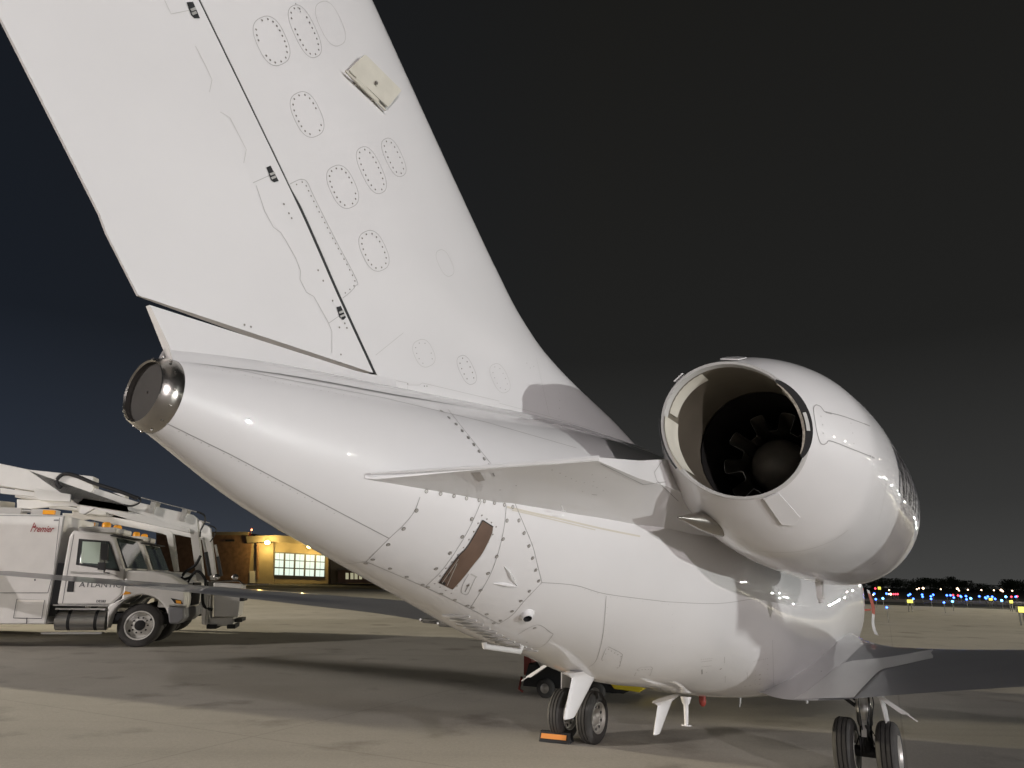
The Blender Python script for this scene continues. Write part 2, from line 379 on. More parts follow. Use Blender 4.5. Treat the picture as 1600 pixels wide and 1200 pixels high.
# small latch cover
v = MB(True); Dv.mb = v
Dv.seam(smooth_px(Z3([(575, 655), (548, 700), (535, 745), (550, 760), (570, 758), (590, 715), (612, 670)])), .003, 0); Dv.seam(Z3([(585, 655), (617, 672)]), .008, 2)
Dv.seam(Z3([(577, 705), (555, 748)]), .007, 0); Dv.disc(560 + 570 / 3.3333, 700 + 715 / 3.3333, .009, 1)
v.build('latch_cover', ['seam', 'rivet', 'seaml'], jet)
# triangular air scoop with a raised lip
v = MB(True); Dv.mb = v
def lip(pts, h, w_):
    H = [Dv.hit(*q) for q in smooth_px(pts, 6)]; H = [q for q in H if q]; rows = []
    for i, (p, n) in enumerate(H):
        d = (H[min(i + 1, len(H) - 1)][0] - H[max(i - 1, 0)][0]).normalized(); t = d.cross(n).normalized(); f = math.sin(pi * (i + .3) / (len(H) - .4))
        rows.append([p - t * w_ * f, p + n * h * f - t * w_ * .3 * f, p + n * h * f + t * w_ * .2 * f, p + t * w_ * .6 * f + n * .0005])
    v.grid(rows, closed=False)
lip(Z3([(758, 615), (782, 640), (800, 675), (832, 724)]), .016, .016)
lip(Z3([(698, 706), (740, 704), (785, 712), (832, 724)]), .014, .014)
v.build('air_scoop', 'white', jet)
# round drain outlet
def outlet(px, py, r, name):
    p, n = FB_.hit(px, py); q = Vector((p.x, p.y, p.z)); ax = (n + Vector((-.5, 0, 0)) * .4).normalized()
    v = MB(True); v.lathe(q, ax, [(-.02, r * 1.5), (.004, r * 1.45), (.012, r * 1.1), (.028, r), (.030, r * .8)], 24)
    v.lathe(q, ax, [(.030, r * .8), (.02, r * .72), (-.01, r * .7)], 24, 1, (False, True))
    v.build(name, ['white', 'black'], jet)
outlet(823, 960, .030, 'drain_outlet')

# tail cone exhaust
v = MB(True); ax = Vector((-1, 0, .18)).normalized(); c0 = Vector((-6.015, 0, 2.285))
v.lathe(c0, (-1, 0, .06), [(-.030, .138), (-.022, .143), (.002, .142), (.048, .122), (.051, .117), (.045, .112)], 48)
for k in range(14):
    a = 2 * pi * k / 14; v.lathe(c0 + Vector((-.010, math.cos(a) * .140, math.sin(a) * .140)), Vector((-.35, math.cos(a), math.sin(a))), [(0, .006), (.005, .005), (.006, .001)], 8)
v.build('exhaust_ring', 'chrome', jet)
v = MB(True); v.lathe(c0, (-1, 0, .06), [(.047, .114), (.036, .112), (.030, .111), (.029, .004)], 40)
v.build('exhaust_duct', mat('exhaust_soot', (.030, .026, .022), .8, noise=(.3, 6)), jet)

# ---- vertical fin, rudder
LEz = [2.45, 2.72, 2.97, 3.06, 3.19, 3.38, 3.6, 3.87, 4.17, 4.78, 5.75]
LEx = [-.2, -1.28, -2.18, -2.60, -3.09, -3.50, -3.80, -4.12, -4.46, -5.14, -6.24]
def le(z): return hermite(LEz, LEx, z)
def hinge(z): return -4.945 - (z - 2.63) * .916
def te(z): return -6.125 - (z - 2.63) * .789
def thick(z): return .135 - .012 * (z - 2.6)
def fin_half(z, x):
    """half thickness at chord position x"""
    l, t = le(z), te(z); c = min((l - t), 3.4); u = (l - x)
    f = min(1, max(0, u / (c * .42)))
    body = math.sqrt(max(0, 1 - (1 - f)**2.3))
    aft = max(0, (l - c * .42 - x)) / max(.01, (l - c * .42 - t)); body *= 1 - .95 * aft**1.2
    h = thick(z) * body
    g_ = min(1, max(0, (x - hinge(z)) / .9))
    if z < 3.05: h += (3.05 - z)**2 * .06 * min(1, max(0, f)) * g_ # flare into the body
    return h
def fin_loft(mb, zs, x0f, x1f, n=26, capLE=True):
    rows = []
    for z in zs:
        x0, x1 = x0f(z), x1f(z); r = []
        for i in range(n + 1):
            t = i / n; t = t * t * (3 - 2 * t) if capLE else t; x = x0 + (x1 - x0) * t; r.append((x, fin_half(z, x) + (0 if (capLE and i == 0) else .004), z))
        r2 = [(x, -y, z) for x, y, z in reversed(r)]
        rows.append(r + r2)
    mb.grid(rows, caps=(True, True))
zs = [2.45 + i * (3.3 / 60) for i in range(61)]
fin = MB(True); fin_loft(fin, zs, le, lambda z: hinge(z) + (.012 if z < 3.33 else .002))
D = Decor(fin)
F = lambda L: zz(L, 340, 0, 4)
G = lambda L: zz(L, 380, 240, 3)
ovals = [(424, 64, 40, 23, 1), (476, 49, 44, 17, 1), (516, 37, 37, 17, 0), (479.5, 179, 37, 21, 1), (580, 266, 39, 16, 1), (615, 246, 32, 13, 1), (535, 292, 35, 20, 1), (584, 392, 33, 19, 1), (695, 411, 22, 10, 0), (662, 552, 22, 15, 0), (729, 578, 24, 11, 1), (781, 591, 24, 12, 0)]
for cx, cy, a, b, rv in ovals:
    pts = oval_px(cx, cy, a, b); D.seam(pts, .0026, 4 if rv else 3, closed=True)
    if rv or cy > 500: D.rivets(oval_px(cx, cy, a - 4.5, b - 4.5), 8.5, True, .0048 if rv else .003, 2, .08)
lp = G([(205, 150), (250, 127), (275, 121), (300, 135), (330, 200), (430, 400), (530, 590), (525, 620), (500, 650), (465, 678)])
D.seam(smooth_px(lp), .003, 4); D.rivets(smooth_px(G([(225, 160), (270, 135), (290, 145), (320, 205), (420, 400), (520, 590), (510, 625), (475, 655)])), 8.5, False, .004)
for pts in (G([(620, 945), (750, 840)]), G([(645, 1050), (770, 1075), (770, 1120)]), G([(770, 1085), (825, 1085), (838, 1075), (1200, 1160)]), [(780, 630), (845, 647), (930, 672)], [(838, 560), (858, 650)]):
    D.seam(pts, .0024, 3)
D.rivets([(458, 0), (470, 20)], 7, False, .003); D.rivets(zz([(470, 0), (520, 70), (550, 30)], 700, 560, 4), 9, False, .003)
D.rivets(zz([(650, 130), (700, 220), (690, 400)], 700, 560, 4), 12, False, .003, 2, .3)
for pt in G([(770, 1080), (768, 1112), (848, 1090), (860, 1090)]): D.disc(*pt, .004)
fin_o = fin.build('vertical_fin', ['white', 'seam', 'rivet', 'seaml', 'seamm'], jet)
# rudder
rud = MB(True)
zr = [2.632 + i * (3.1 / 50) for i in range(51)]
rows = []
for z in zr:
    x0, x1 = hinge(z) - .006, te(z) - (.012 if z < 2.88 else 0); r = []
    for i in range(21):
        t = i / 20; x = x0 + (x1 - x0) * t; r.append((x, max(.006, fin_half(z, x)) , z))
    rows.append(r + [(x, -y, z) for x, y, z in reversed(r)])
rud.grid(rows, caps=(True, True))
D2 = Decor(rud)
for pts in (F([(15, 700), (75, 735), (178, 935), (162, 1020)]), F([(220, 1143), (350, 1085)]), G([(60, 150), (100, 270), (140, 345), (175, 370), (200, 410), (245, 490), (268, 550), (265, 590), (295, 650), (330, 670), (400, 795), (415, 835), (415, 935)]), G([(400, 795), (465, 750)]), [(305, 72), (322, 105), (331, 125), (327, 144)], [(257, 1), (267, 22), (297, 16)]):
    D2.seam(pts, .0026, 1 if pts[0][1] > 270 else 3)
for x, y in [(190, 237), (213, 280), (226, 303), (350, 547), (374, 596), (463, 776), (475, 796), (485, 817), (450, 815), (418, 690), (440, 728), (5, 803), (35, 812), (457, 942)]: D2.disc(380 + x / 3, 240 + y / 3, .005, 2)
for quad in ([(296, 2), (306, 1), (317, 27), (308, 27), (303, 22)], [(421, 260), (427, 257), (440, 281), (433, 283), (428, 280)], [(530, 478), (537, 476), (545, 494), (541, 498), (535, 494)]):
    quad = [(a - 5, b + 2) for a, b in quad]; D2.patch(quad, 4, .003)
    cx = sum(p[0] for p in quad) / 5; cy = sum(p[1] for p in quad) / 5
    D2.seam([(cx - 4, cy - 1), (cx + 4, cy - 4)], .010, 5, lift=.006); D2.seam([(cx - 2, cy + 5), (cx + 5, cy + 2)], .010, 5, lift=.006)
rud.build('rudder', ['white', 'seamm', 'rivet', 'seaml', 'black', 'alu'], jet)
# dark hinge gap between fin and rudder
v = MB(True); rows = []
for z in zr: rows.append([(hinge(z) + .014, .004 + fin_half(z, hinge(z)) * .985, z), (hinge(z) - .010, fin_half(z, hinge(z)) * .985, z), (hinge(z) - .01, -fin_half(z, hinge(z)) * .985, z), (hinge(z) + .014, -fin_half(z, hinge(z)) * .985, z)])
v.grid(rows, caps=(True, True)); v.build('hinge_seal', 'black', jet)
# trailing fairing below the rudder
v = MB(True); rows = []
for i in range(24):
    t = i / 23; x = -4.80 - t * 1.18; zt = 2.636 - .024 * min(1, t * 5) - .004 * t
    zb = hermite(FX, FT, x) - .035; h = (fin_half(2.66, -4.86) + .006) * (1 - .80 * t)
    xt = x - (.115 * t)
    rows.append([(x, h + .045 * (1 - t) + .02, zb), (x, h + .012, zb + .05), (xt, h, zt), (xt, -h, zt), (x, -h - .012, zb + .05), (x, -h - .065, zb)])
v.grid(rows, caps=(True, True)); v.build('tail_fairing', 'white', jet)
# spine fairing where fin meets the body
v = MB(True); rows = []
for i in range(40):
    t = i / 39; x = -6.0 + t * 4.3; zt = hermite(FX, FT, x); h = min(.03 + .55 * (t), .16 + .03 * t); e_ = .02
    zo = zt - (h * h) / (2 * max(.2, hermite(FX, FWd, x)))
    rows.append([(x, h + .03, zo - .012), (x, h + .012, zo + .012), (x, h * .86, zo + .035), (x, 0, zt + .055), (x, -h * .86, zo + .035), (x, -h - .012, zo + .012), (x, -h - .03, zo - .012)])
v.grid(rows, closed=False); v.build('spine_fairing', 'white', jet)
# tailplane on top of the fin
v = MB(True)
for sgn in (1, -1):
    rows = []
    for y in (0.02, .6, 1.6, 2.9):
        c = 1.5 - .28 * y; x0 = -5.6 - .52 * y; n = 14; top = [(x0 - c * (i / n), sgn * y, 5.72 + .07 * math.sin(pi * (i / n)**.7) * (1 - .2 * y)) for i in range(n + 1)]; bot = [(a, b, 5.72 - (z - 5.72)) for a, b, z in reversed(top)]
        rows.append(top + bot)
    v.grid(rows, caps=(True, True))
v.build('tailplane', 'white', jet)
# open access door on the fin
o1 = [FB_ and D.hit(*q) for q in ((560, 90), (619, 145), (601, 170), (538, 113))]
n0 = sum((h[1] for h in o1), Vector()).normalized()
v = MB(True); lifts = (.040, .032, .018, .022)
cr_ = [h[0] + n0 * l for h, l in zip(o1, lifts)]
cc = sum(cr_, Vector()) / 4
pl = []
for i, c in enumerate(cr_):
    a, b = cr_[i - 1], cr_[(i + 1) % 4]
    pl += [c.lerp(a, .08), c.lerp(c.lerp(a, .5).lerp(c.lerp(b, .5), .5), .06), c.lerp(b, .05)]
v.prism(pl, n0 * .007)
v.build('access_door', 'cream', jet)
v = MB(True)
b0 = D.hit(534, 114); b1 = D.hit(598, 174)
A_, B_ = b0[0] + n0 * .026, b1[0] + n0 * .018; dd = (B_ - A_)
v.tube([A_, A_ + dd * .2, A_ + dd * .22, A_ + dd * .8, A_ + dd * .82, B_], .007, 8)
sd = dd.normalized().cross(n0)
v.tube([A_ + dd * .22 + sd * .010, A_ + dd * .80 + sd * .010], .010, 8)
for t in (.3, .7): v.tube([A_ + dd * t, A_ + dd * t - n0 * .03], .006, 8)
pc = D.hit(578, 134); v.lathe(pc[0] + n0 * .044, n0, [(0, .010), (.004, .009), (.005, .001)], 12, 1)
v.build('door_bracket', ['cream', 'rivet'], jet)

# ---- engine nacelle (starboard and port)
NX0, NYC, NZC, NTY, NTZ = -3.456, 1.4, 2.479, .046, -.090
NS = [0, .25, .7, 1.2, 1.8, 2.3, 2.6, 2.75]; NR = [.378, .498, .618, .647, .641, .62, .58, .52]
CY, CZ = .334, -.291
def ncen(s_): return Vector((NX0 + s_, NYC + NTY * s_, NZC + NTZ * s_))
def nring(s_, r, n=64, sgn=1, k=None):
    k = max(0, 1 - s_ / .6) if k is None else k; out = []
    for i in range(n):
        a = 2 * pi * i / n; y, z = r * math.cos(a), r * math.sin(a); c = ncen(s_)
        out.append((c.x + k * (CY * y + CZ * z), (c.y + y) * sgn, c.z + z))
    return out
def npt(s_, a, r, sgn=1, k=None):
    k = max(0, 1 - s_ / .6) if k is None else k; y, z = r * math.cos(a), r * math.sin(a); c = ncen(s_)
    return Vector((c.x + k * (CY * y + CZ * z), (c.y + y) * sgn, c.z + z))
def nac_R(s_): return hermite(NS, NR, s_)
def make_nacelle(sgn):
    mb = MB(True); ss = [i * 2.75 / 44 for i in range(45)]
    mb.grid([nring(s_, nac_R(s_), 72, sgn) for s_ in ss])
    # rolled intake lip and inner intake
    mb.grid([nring(2.75, .52, 72, sgn), nring(2.80, .49, 72, sgn), nring(2.78, .455, 72, sgn), nring(2.6, .43, 72, sgn), nring(2.1, .42, 72, sgn)], mi=4, caps=(False, True))
    if sgn > 0:
        Dn = Decor(mb)
        K = lambda L: zz(L, 1240, 580, 7.273)
        Dn.seam(smooth_px(K([(600, 525), (480, 490), (360, 465), (330, 435), (300, 400), (250, 385), (225, 430), (240, 560), (265, 700), (300, 810), (340, 832), (375, 815), (400, 790), (500, 820), (600, 860), (915, 985)]), 4), .0055)
        Dn.seam(K([(600, 525), (820, 605), (860, 620)]), .0045); Dn.seam(K([(360, 465), (430, 482)]), .010); Dn.seam(K([(800, 598), (865, 624)]), .008); Dn.seam(K([(860, 962), (918, 987)]), .010)
        for q in K([(308, 513), (328, 608), (337, 705), (648, 592), (668, 703), (682, 823)]): Dn.disc(*q, .004, 3)
        Dn.seam(smooth_px(K([(900, 480), (930, 530), (1030, 700), (1075, 900), (1080, 1100), (1065, 1200)]) + [(1379, 789), (1372, 815)], 4), .0035, 3)
        for q in K([(1075, 765), (1100, 838), (1120, 900), (1140, 1040), (1142, 1110)]): Dn.disc(*q, .006, 3)
        Dn.seam(smooth_px([(1110, 843), (1150, 855), (1200, 862), (1250, 861), (1298, 846), (1325, 828)], 5), .004, 3)
        Dn.seam([(1330, 893), (1345, 888), (1370, 872)], .003, 1); Dn.seam([(1362, 882), (1369, 878)], .016, 1); Dn.seam([(1327, 896), (1336, 893)], .010, 1)
        Dn.seam([(1043, 775), (1065, 790), (1105, 850), (1135, 880)], .003, 3)
        for pts, gp in (([(1287, 580), (1345, 640), (1392, 712), (1405, 800), (1390, 880)], 9), ([(1110, 850), (1150, 862), (1200, 869), (1250, 868), (1298, 853)], 9), ([(1050, 790), (1100, 860), (1150, 885)], 9), ([(1232, 600), (1262, 640)], 6)): Dn.rivets(pts, gp, False, .003, 3, .1)
    # nozzle lip
    mb.grid([nring(0, .378, 72, sgn), nring(-.010, .374, 72, sgn), nring(-.010, .360, 72, sgn), nring(.02, .354, 72, sgn)], mi=5)
    o = mb.build('engine_nacelle', ['white', 'seam', 'rivet', 'seaml', 'steel', 'seaml'], jet)
    # inner duct
    mb = MB(True)
    mb.grid([nring(s_, r, 60, sgn, k) for s_, r, k in ((.02, .354, .97), (.12, .362, .8), (.30, .372, .5), (.5, .378, .15))])
    mb.build('nozzle_liner', 'liner', o)
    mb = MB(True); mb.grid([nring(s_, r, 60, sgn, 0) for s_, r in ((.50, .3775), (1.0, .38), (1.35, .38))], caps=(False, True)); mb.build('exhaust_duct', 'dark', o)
    # centre plug
    c = ncen(.72); axv = Vector((1, NTY, NTZ)).normalized(); mb = MB(True)
    prof = [(-.0, .002)] + [(.17 * (1 - math.cos(a)), .178 * math.sin(a)) for a in [pi / 2 * i / 12 for i in range(1, 13)]] + [(.6, .19)]
    mb.lathe(Vector((c.x, c.y * sgn, c.z)), Vector((axv.x, axv.y * sgn, axv.z)), prof, 40); mb.build('exhaust_cone', 'soot', o)
    # daisy mixer
    mb = MB(True); n = 240; rows = []; lob = 10
    def mr_(s_, depth):
        out = []
        for i in range(n):
            a = 2 * pi * i / n; wv = math.tanh(2.6 * math.cos(lob * a)) / math.tanh(2.6); r = .275 - .02 * (1 - depth) + wv * .060 * depth
            a2 = a + .035 * math.sin(2 * lob * a) * depth
            c_ = ncen(s_); out.append((c_.x, (c_.y + r * math.cos(a2)) * sgn, c_.z + r * math.sin(a2)))
        return out
    rows = [mr_(.80, 1), mr_(.84, .97), mr_(1.0, .6), mr_(1.3, .05)]
    mb.grid(rows); mb.build('lobed_mixer', 'soot', o)
    mb = MB(True); r0 = [Vector(q) for q in mr_(.798, 1)]; mb.tube(r0 + [r0[0]], .0016, 5, caps=False); mb.build('mixer_rim', 'steel', o)
    # reverser door lip, cream, on the inboard side and pocket on the outboard side
    mb = MB(True)
    def band(a0, a1, s0, r0_, s1, r1_, mi, n=18, k=None):
        mb.grid([[npt(s0, rad(a0 + (a1 - a0) * i / n), r0_, sgn, .97) for i in range(n + 1)], [npt(s1, rad(a0 + (a1 - a0) * i / n), r1_, sgn, .9) for i in range(n + 1)]], closed=False, mi=mi)
    band(165, 215, -.012, .372, -.02, .352, 0); band(165, 215, -.02, .352, .16, .352, 0)
    band(112, 160, -.004, .358, .12, .348, 0)
    mb.build('reverser_door', ['cream'], o)
    mb = MB(True)
    def cres(a0, a1, rin, w_, s0, mi, n=20):
        mb.grid([[npt(s0, rad(a0 + (a1 - a0) * i / n), rin, sgn, .97) for i in range(n + 1)], [npt(s0, rad(a0 + (a1 - a0) * i / n), rin + w_ * math.sin(pi * (i + .5) / (n + 1))**.5, sgn, .97) for i in range(n + 1)]], closed=False, mi=mi)
    cres(-26, 46, .352, .048, -.014, 0); cres(-24, 43, .346, .014, -.019, 1); band(-20, 40, -.018, .352, .07, .336, 1)
    band(-3, 12, -.017, .384, -.017, .368, 2)
    mb.build('door_pocket', ['black', mat('scuffed_seal', (.38, .34, .28), .7, noise=(.45, 60)), 'seaml'], o)
    mb = MB(True); band(168, 212, -.014, .385, -.014, .374, 0); mb.build('door_pocket', 'black', o)
    # raised plates on the rim
    for a0, a1, s1 in ((-75, -62, .22), (78, 92, .10), (124, 134, .05)):
        rr = []; mb = MB(True)
        for a in (a0, a1):
            rr.append([npt(-.012, rad(a), .384, sgn), npt(s1, rad(a), nac_R(s1) + .008, sgn)])
        tip = npt(s1 * 1.22, rad((a0 + a1) / 2), nac_R(s1 * 1.22) + .006, sgn)
        base = [rr[0][0], rr[0][1], tip, rr[1][1], rr[1][0]]; cn = (sum(base, Vector()) / 5 - Vector((ncen(s1).x, ncen(s1).y * sgn, ncen(s1).z))).normalized()
        mb.prism(base, cn * .008); mb.build('rim_plate', 'white', o, bevel=.002)
    # drain fin below
    mb = MB(True); cc_ = npt(1.9, rad(-95), nac_R(1.9), sgn)
    mb.prism([cc_ + Vector((-.06, -.02, .02)), cc_ + Vector((.06, -.02, .02)), cc_ + Vector((.045, -.02, -.12)), cc_ + Vector((-.03, -.02, -.12))], (0, .04, 0))
    mb.tube([cc_ + Vector((.0, 0, -.10)), cc_ + Vector((.0, 0, -.15))], .018, 10)
    mb.build('drain_mast', 'white', o, bevel=.004)
    return o
nac = make_nacelle(1); make_nacelle(-1)
# registration on the outboard flank
vs, fs = text_shape('N751ND', .42, 0, .012)
v = MB(True); wmax = max(q[0] for q in vs)
def regpt(x, y):
    s_ = 1.18 + x * .80; a = rad(30) - (.36 - y) / .60; r = nac_R(s_) + .0025; return npt(s_, a - .12, r)
bm = bmesh.new(); bv = [bm.verts.new(q) for q in vs]
for f in fs:
    try: bm.faces.new([bv[i] for i in f])
    except ValueError: pass
bmesh.ops.subdivide_edges(bm, edges=[e_ for e_ in bm.edges if e_.calc_length() > .1], cuts=3, use_grid_fill=True); bmesh.ops.triangulate(bm, faces=bm.faces)
bm.verts.ensure_lookup_table(); v.add([regpt(q.co.x, q.co.y) for q in bm.verts], [tuple(x.index for x in f.verts) for f in bm.faces]); bm.free()
v.build('registration', 'ink', nac)

# ---- pylons
def pylon(sgn):
    v = MB(True)
    lo = [(-5.24, .33, 2.052, -5.20, .36, 2.052), (-4.85, .42, 2.03, -4.85, .70, 2.121), (-4.5, .50, 2.01, -4.45, 1.035, 2.190), (-3.9, .60, 1.975, -3.78, .96, 2.195), (-3.3, .70, 1.945, -3.45, .99, 2.19), (-2.6, .80, 1.93, -2.9, 1.0, 2.16), (-1.6, .86, 1.95, -1.9, 1.05, 2.12), (-.9, .9, 2.0, -1.2, 1.0, 2.1)]
    thk = [.012, .014, .016, .10, .16, .20, .20, .1]
    rows = []
    for (x0, y0, z0, x1, y1, z1), t in zip(lo, thk):
        a = Vector((x0, y0 * sgn, z0)); b = Vector((x1, y1 * sgn, z1)); u = Vector((0, 0, t))
        rows.append([a, a.lerp(b, .5), b, b + u, a.lerp(b, .5) + u, a + u])
    v.grid(rows, caps=(True, True), smooth=False)
    if sgn > 0:
        Dp = Decor(v)
        for pts in ([(938, 724), (1005, 757), (1040, 753)], [(1033, 722), (1022, 738), (1026, 751), (1060, 783)]): Dp.seam(pts, .004)
        for x, y in [(325, 820), (425, 793), (650, 695), (700, 715), (735, 735), (770, 750), (800, 765), (850, 775), (905, 795), (930, 805), (970, 825), (985, 742), (910, 768), (900, 850), (840, 830), (900, 725)]: Dp.disc(700 + x / 4, 560 + y / 4, .0035)
        Dp.seam(zz([(280, 715), (290, 735)], 700, 560, 4), .006); Dp.patch(zz([(140, 712), (200, 708), (230, 760), (190, 768)], 700, 560, 4), 3, .002)
        Dp.seam(zz([(900, 850), (930, 852)], 700, 560, 4), .005)
    o = v.build('pylon', ['white', 'seam', 'rivet', mat('pylon_patch', (.42, .39, .36), .6)], jet)
    v = MB(True); E_ = [Vector((-5.24, .36 * sgn, 2.07)), Vector((-4.85, .705 * sgn, 2.132)), Vector((-4.45, 1.04 * sgn, 2.204))]
    v.tube(E_, [.004, .010, .012], 6); v.build('pylon_edge', 'white', o)
    if sgn > 0:
        v = MB(True); q = jplane(1096, 818, 1, 1.12)
        v.lathe(q + Vector((.15, .0, .02)), Vector((-1, -.28, .02)), [(-.15, .078), (0, .072), (.12, .05), (.24, .022), (.32, .003)], 24)
        v.build('polished_outlet', 'chrome', o)
        v = MB(True); h = Dp.hit(877, 790)
        v.tube([h[0], h[0] + h[1] * .035], .003, 6); v.tube([h[0] + h[1] * .03 + Vector((-.025, 0, .0)), h[0] + h[1] * .03 + Vector((.025, 0, 0))], .003, 6)
        v.build('pin', 'white', o)
pylon(1); pylon(-1)

# ---- wings
def wing(sgn, ST, tagname):
    v = MB(True)
    def sec(y, xt, xl, zt, zl, tk, n=22):
        up, lo = [], []
        for i in range(n + 1):
            u = .5 - .5 * math.cos(pi * i / n)   # 0 at LE
            x = xl + (xt - xl) * u; z = zl + (zt - zl) * u
            th = 5 * (.2969 * math.sqrt(u) - .126 * u - .3516 * u * u + .2843 * u**3 - .1036 * u**4)
            up.append((x, sgn * y, z + th * tk * 1.15)); lo.append((x, sgn * y, z - th * tk * .85))
        return up + lo[::-1][1:-1]
    ys = [s_[0] for s_ in ST]; rows = []
    for i in range(60):
        y = ys[0] + (ys[-1] - ys[0]) * (i / 59)**1.5; rows.append(sec(y, *[hermite(ys, [s_[k] for s_ in ST], y) for k in range(1, 6)]))
    v.grid(rows, caps=(True, True))
    nf = len(rows[0])
    for i in range(59):
        if abs(rows[i][0][1]) < 1.22:
            for j in range(nf): v.m[i * nf + j] = 2
    return v
STs = [(.6, -.30, 4.2, .70, .84, .60), (.95, -.82, 3.7, .735, .83, .50), (1.12, -.93, 3.2, .755, .84, .40), (1.35, -.98, 2.8, .785, .86, .30), (1.8, -1.0, 2.4, .865, .90, .23), (2.6, -1.1, 2.0, 1.0, .98, .17), (3.4, -1.2, 1.6, 1.12, 1.07, .15), (5.8, -1.35, .9, 1.30, 1.26, .12), (8.3, -1.55, .2, 1.42, 1.42, .09), (11.2, -1.8, -.8, 1.58, 1.60, .06)]
STp = [(.6, -.75, 4.2, .80, .86, .50), (.95, -.9, 3.7, .82, .88, .42), (1.3, -1.0, 3.0, .88, .93, .30), (1.8, -.9, 2.6, 1.02, 1.02, .22), (2.61, -.8, 2.1, 1.16, 1.12, .15), (3.38, -.85, 1.7, 1.235, 1.20, .13), (4.9, -1.0, 1.1, 1.325, 1.31, .09), (6.0, -1.05, .75, 1.380, 1.37, .07), (8.2, -1.25, .3, 1.480, 1.465, .05), (10.5, -1.5, -.35, 1.57, 1.565, .04), (12.6, -1.7, -.95, 1.65, 1.67, .03)]
wv = wing(1, STs, 's'); Dw = Decor(wv)
Dw.seam([(1600, 1057), (1480, 1067), (1345, 1079)], .010, 1); Dw.seam([(1378, 1048), (1352, 1075), (1335, 1091)], .012, 1); Dw.seam([(1332, 1090), (1347, 1078)], .010, 1)
Dw.seam([(1398, 1071), (1420, 1069)], .02, 1)
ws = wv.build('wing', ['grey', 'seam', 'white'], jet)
# paler patch laid over the inboard skin of the starboard wing
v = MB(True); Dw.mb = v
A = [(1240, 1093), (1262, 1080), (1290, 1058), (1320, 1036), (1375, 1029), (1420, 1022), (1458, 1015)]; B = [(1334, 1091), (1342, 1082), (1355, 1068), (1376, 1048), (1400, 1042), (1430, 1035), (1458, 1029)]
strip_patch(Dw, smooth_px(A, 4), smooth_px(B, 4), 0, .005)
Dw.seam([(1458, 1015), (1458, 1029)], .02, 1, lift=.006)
v.build('pale_wing_patch', ['white2', 'seam'], ws)
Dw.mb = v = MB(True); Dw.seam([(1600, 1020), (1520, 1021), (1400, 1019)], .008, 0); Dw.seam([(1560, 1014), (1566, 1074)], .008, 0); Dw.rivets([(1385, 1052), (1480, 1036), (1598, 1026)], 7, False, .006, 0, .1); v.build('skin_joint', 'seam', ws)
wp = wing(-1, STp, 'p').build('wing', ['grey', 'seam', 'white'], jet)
for sgn, ST, par in ((1, STs, ws), (-1, STp, wp)):
    y, xt, xl, zt, zl, tk = ST[-1]
    v = MB(True); rows = []
    for i in range(14):
        t = i / 13; a = t * rad(75); yy = y + .35 * math.sin(a) + .25 * max(0, t - .5); zz_ = zt + .35 * (1 - math.cos(a)) + 1.1 * max(0, t - .35); c = (xl - xt) * (1 - .5 * t); x1 = xt - .5 * t
        rows.append([(x1 + c, sgn * yy, zz_), (x1 + c * .6, sgn * (yy + .03), zz_), (x1, sgn * yy, zz_), (x1 + c * .6, sgn * (yy - .02), zz_ + .02)])
    v.grid(rows, caps=(True, True)); v.build('winglet', 'white', par)
# flap track fairings under the port wing
v = MB(True)
for px, py in ((657, 968), (684, 974)):
    q = jplane(px, py, 0, -.92); v.tube([q + Vector((.9, 0, -.02)), q + Vector((.4, 0, -.035)), q + Vector((.05, 0, -.01)), q + Vector((0, 0, 0))], [.015, .035, .028, .012], 10)
v.build('flap_fairing', 'grey', wp)
# wing to body fillet, starboard
# ---- antennas and belly things
def blade(name, top, bot, th, m='white', flare=.10):
    """top/bot: (x aft, x fwd, z) at root and tip"""
    v = MB(True); rows = []
    for t in (0, .06, .14, .3, .6, .94, 1):
        xa = top[0] + (bot[0] - top[0]) * t; xf = top[1] + (bot[1] - top[1]) * t; z = top[2] + (bot[2] - top[2]) * t; k = 1 + (1.6 * (1 - t / .14) if t < .14 else 0)
        if t == 1: xa += .01; xf -= .01
        c = (xa + xf) / 2; hx = (xf - xa) / 2 * (1 + (.7 * (1 - t / .14) if t < .14 else 0)); rows.append([(c + hx * math.cos(a), blade.y + th * k * math.sin(a), z) for a in [2 * pi * i / 16 for i in range(16)]])
    v.grid(rows, caps=(True, True)); return v.build(name, m, jet)
blade.y = .05
blade('blade_antenna', (-2.86, -2.44, 1.06), (-3.00, -2.85, .78), .020)
blade('blade_antenna', (-1.36, -1.00, .70), (-1.49, -1.36, .46), .018)
v = MB(True); v.lathe((-.70, .05, .66), (-.08, 0, -1), [(0, .05), (.05, .035), (.07, .022), (.23, .017), (.232, .045), (.24, .045)], 20, caps=(True, True)); v.build('drain_tube', 'white', jet)
v = MB(True); v.lathe((-.10, 0, .64), (0, 0, -1), [(0, .03), (.09, .035), (.12, .03), (.14, .015), (.142, .001)], 20); v.build('beacon_light', 'red', jet)
v = MB(True); v.tube([(1.2, 0, .5), (1.15, 0, .38)], .012, 8); v.tube([(1.1, .03, .5), (1.02, .03, .36)], .008, 8); v.build('drain_pipe', 'white', jet)
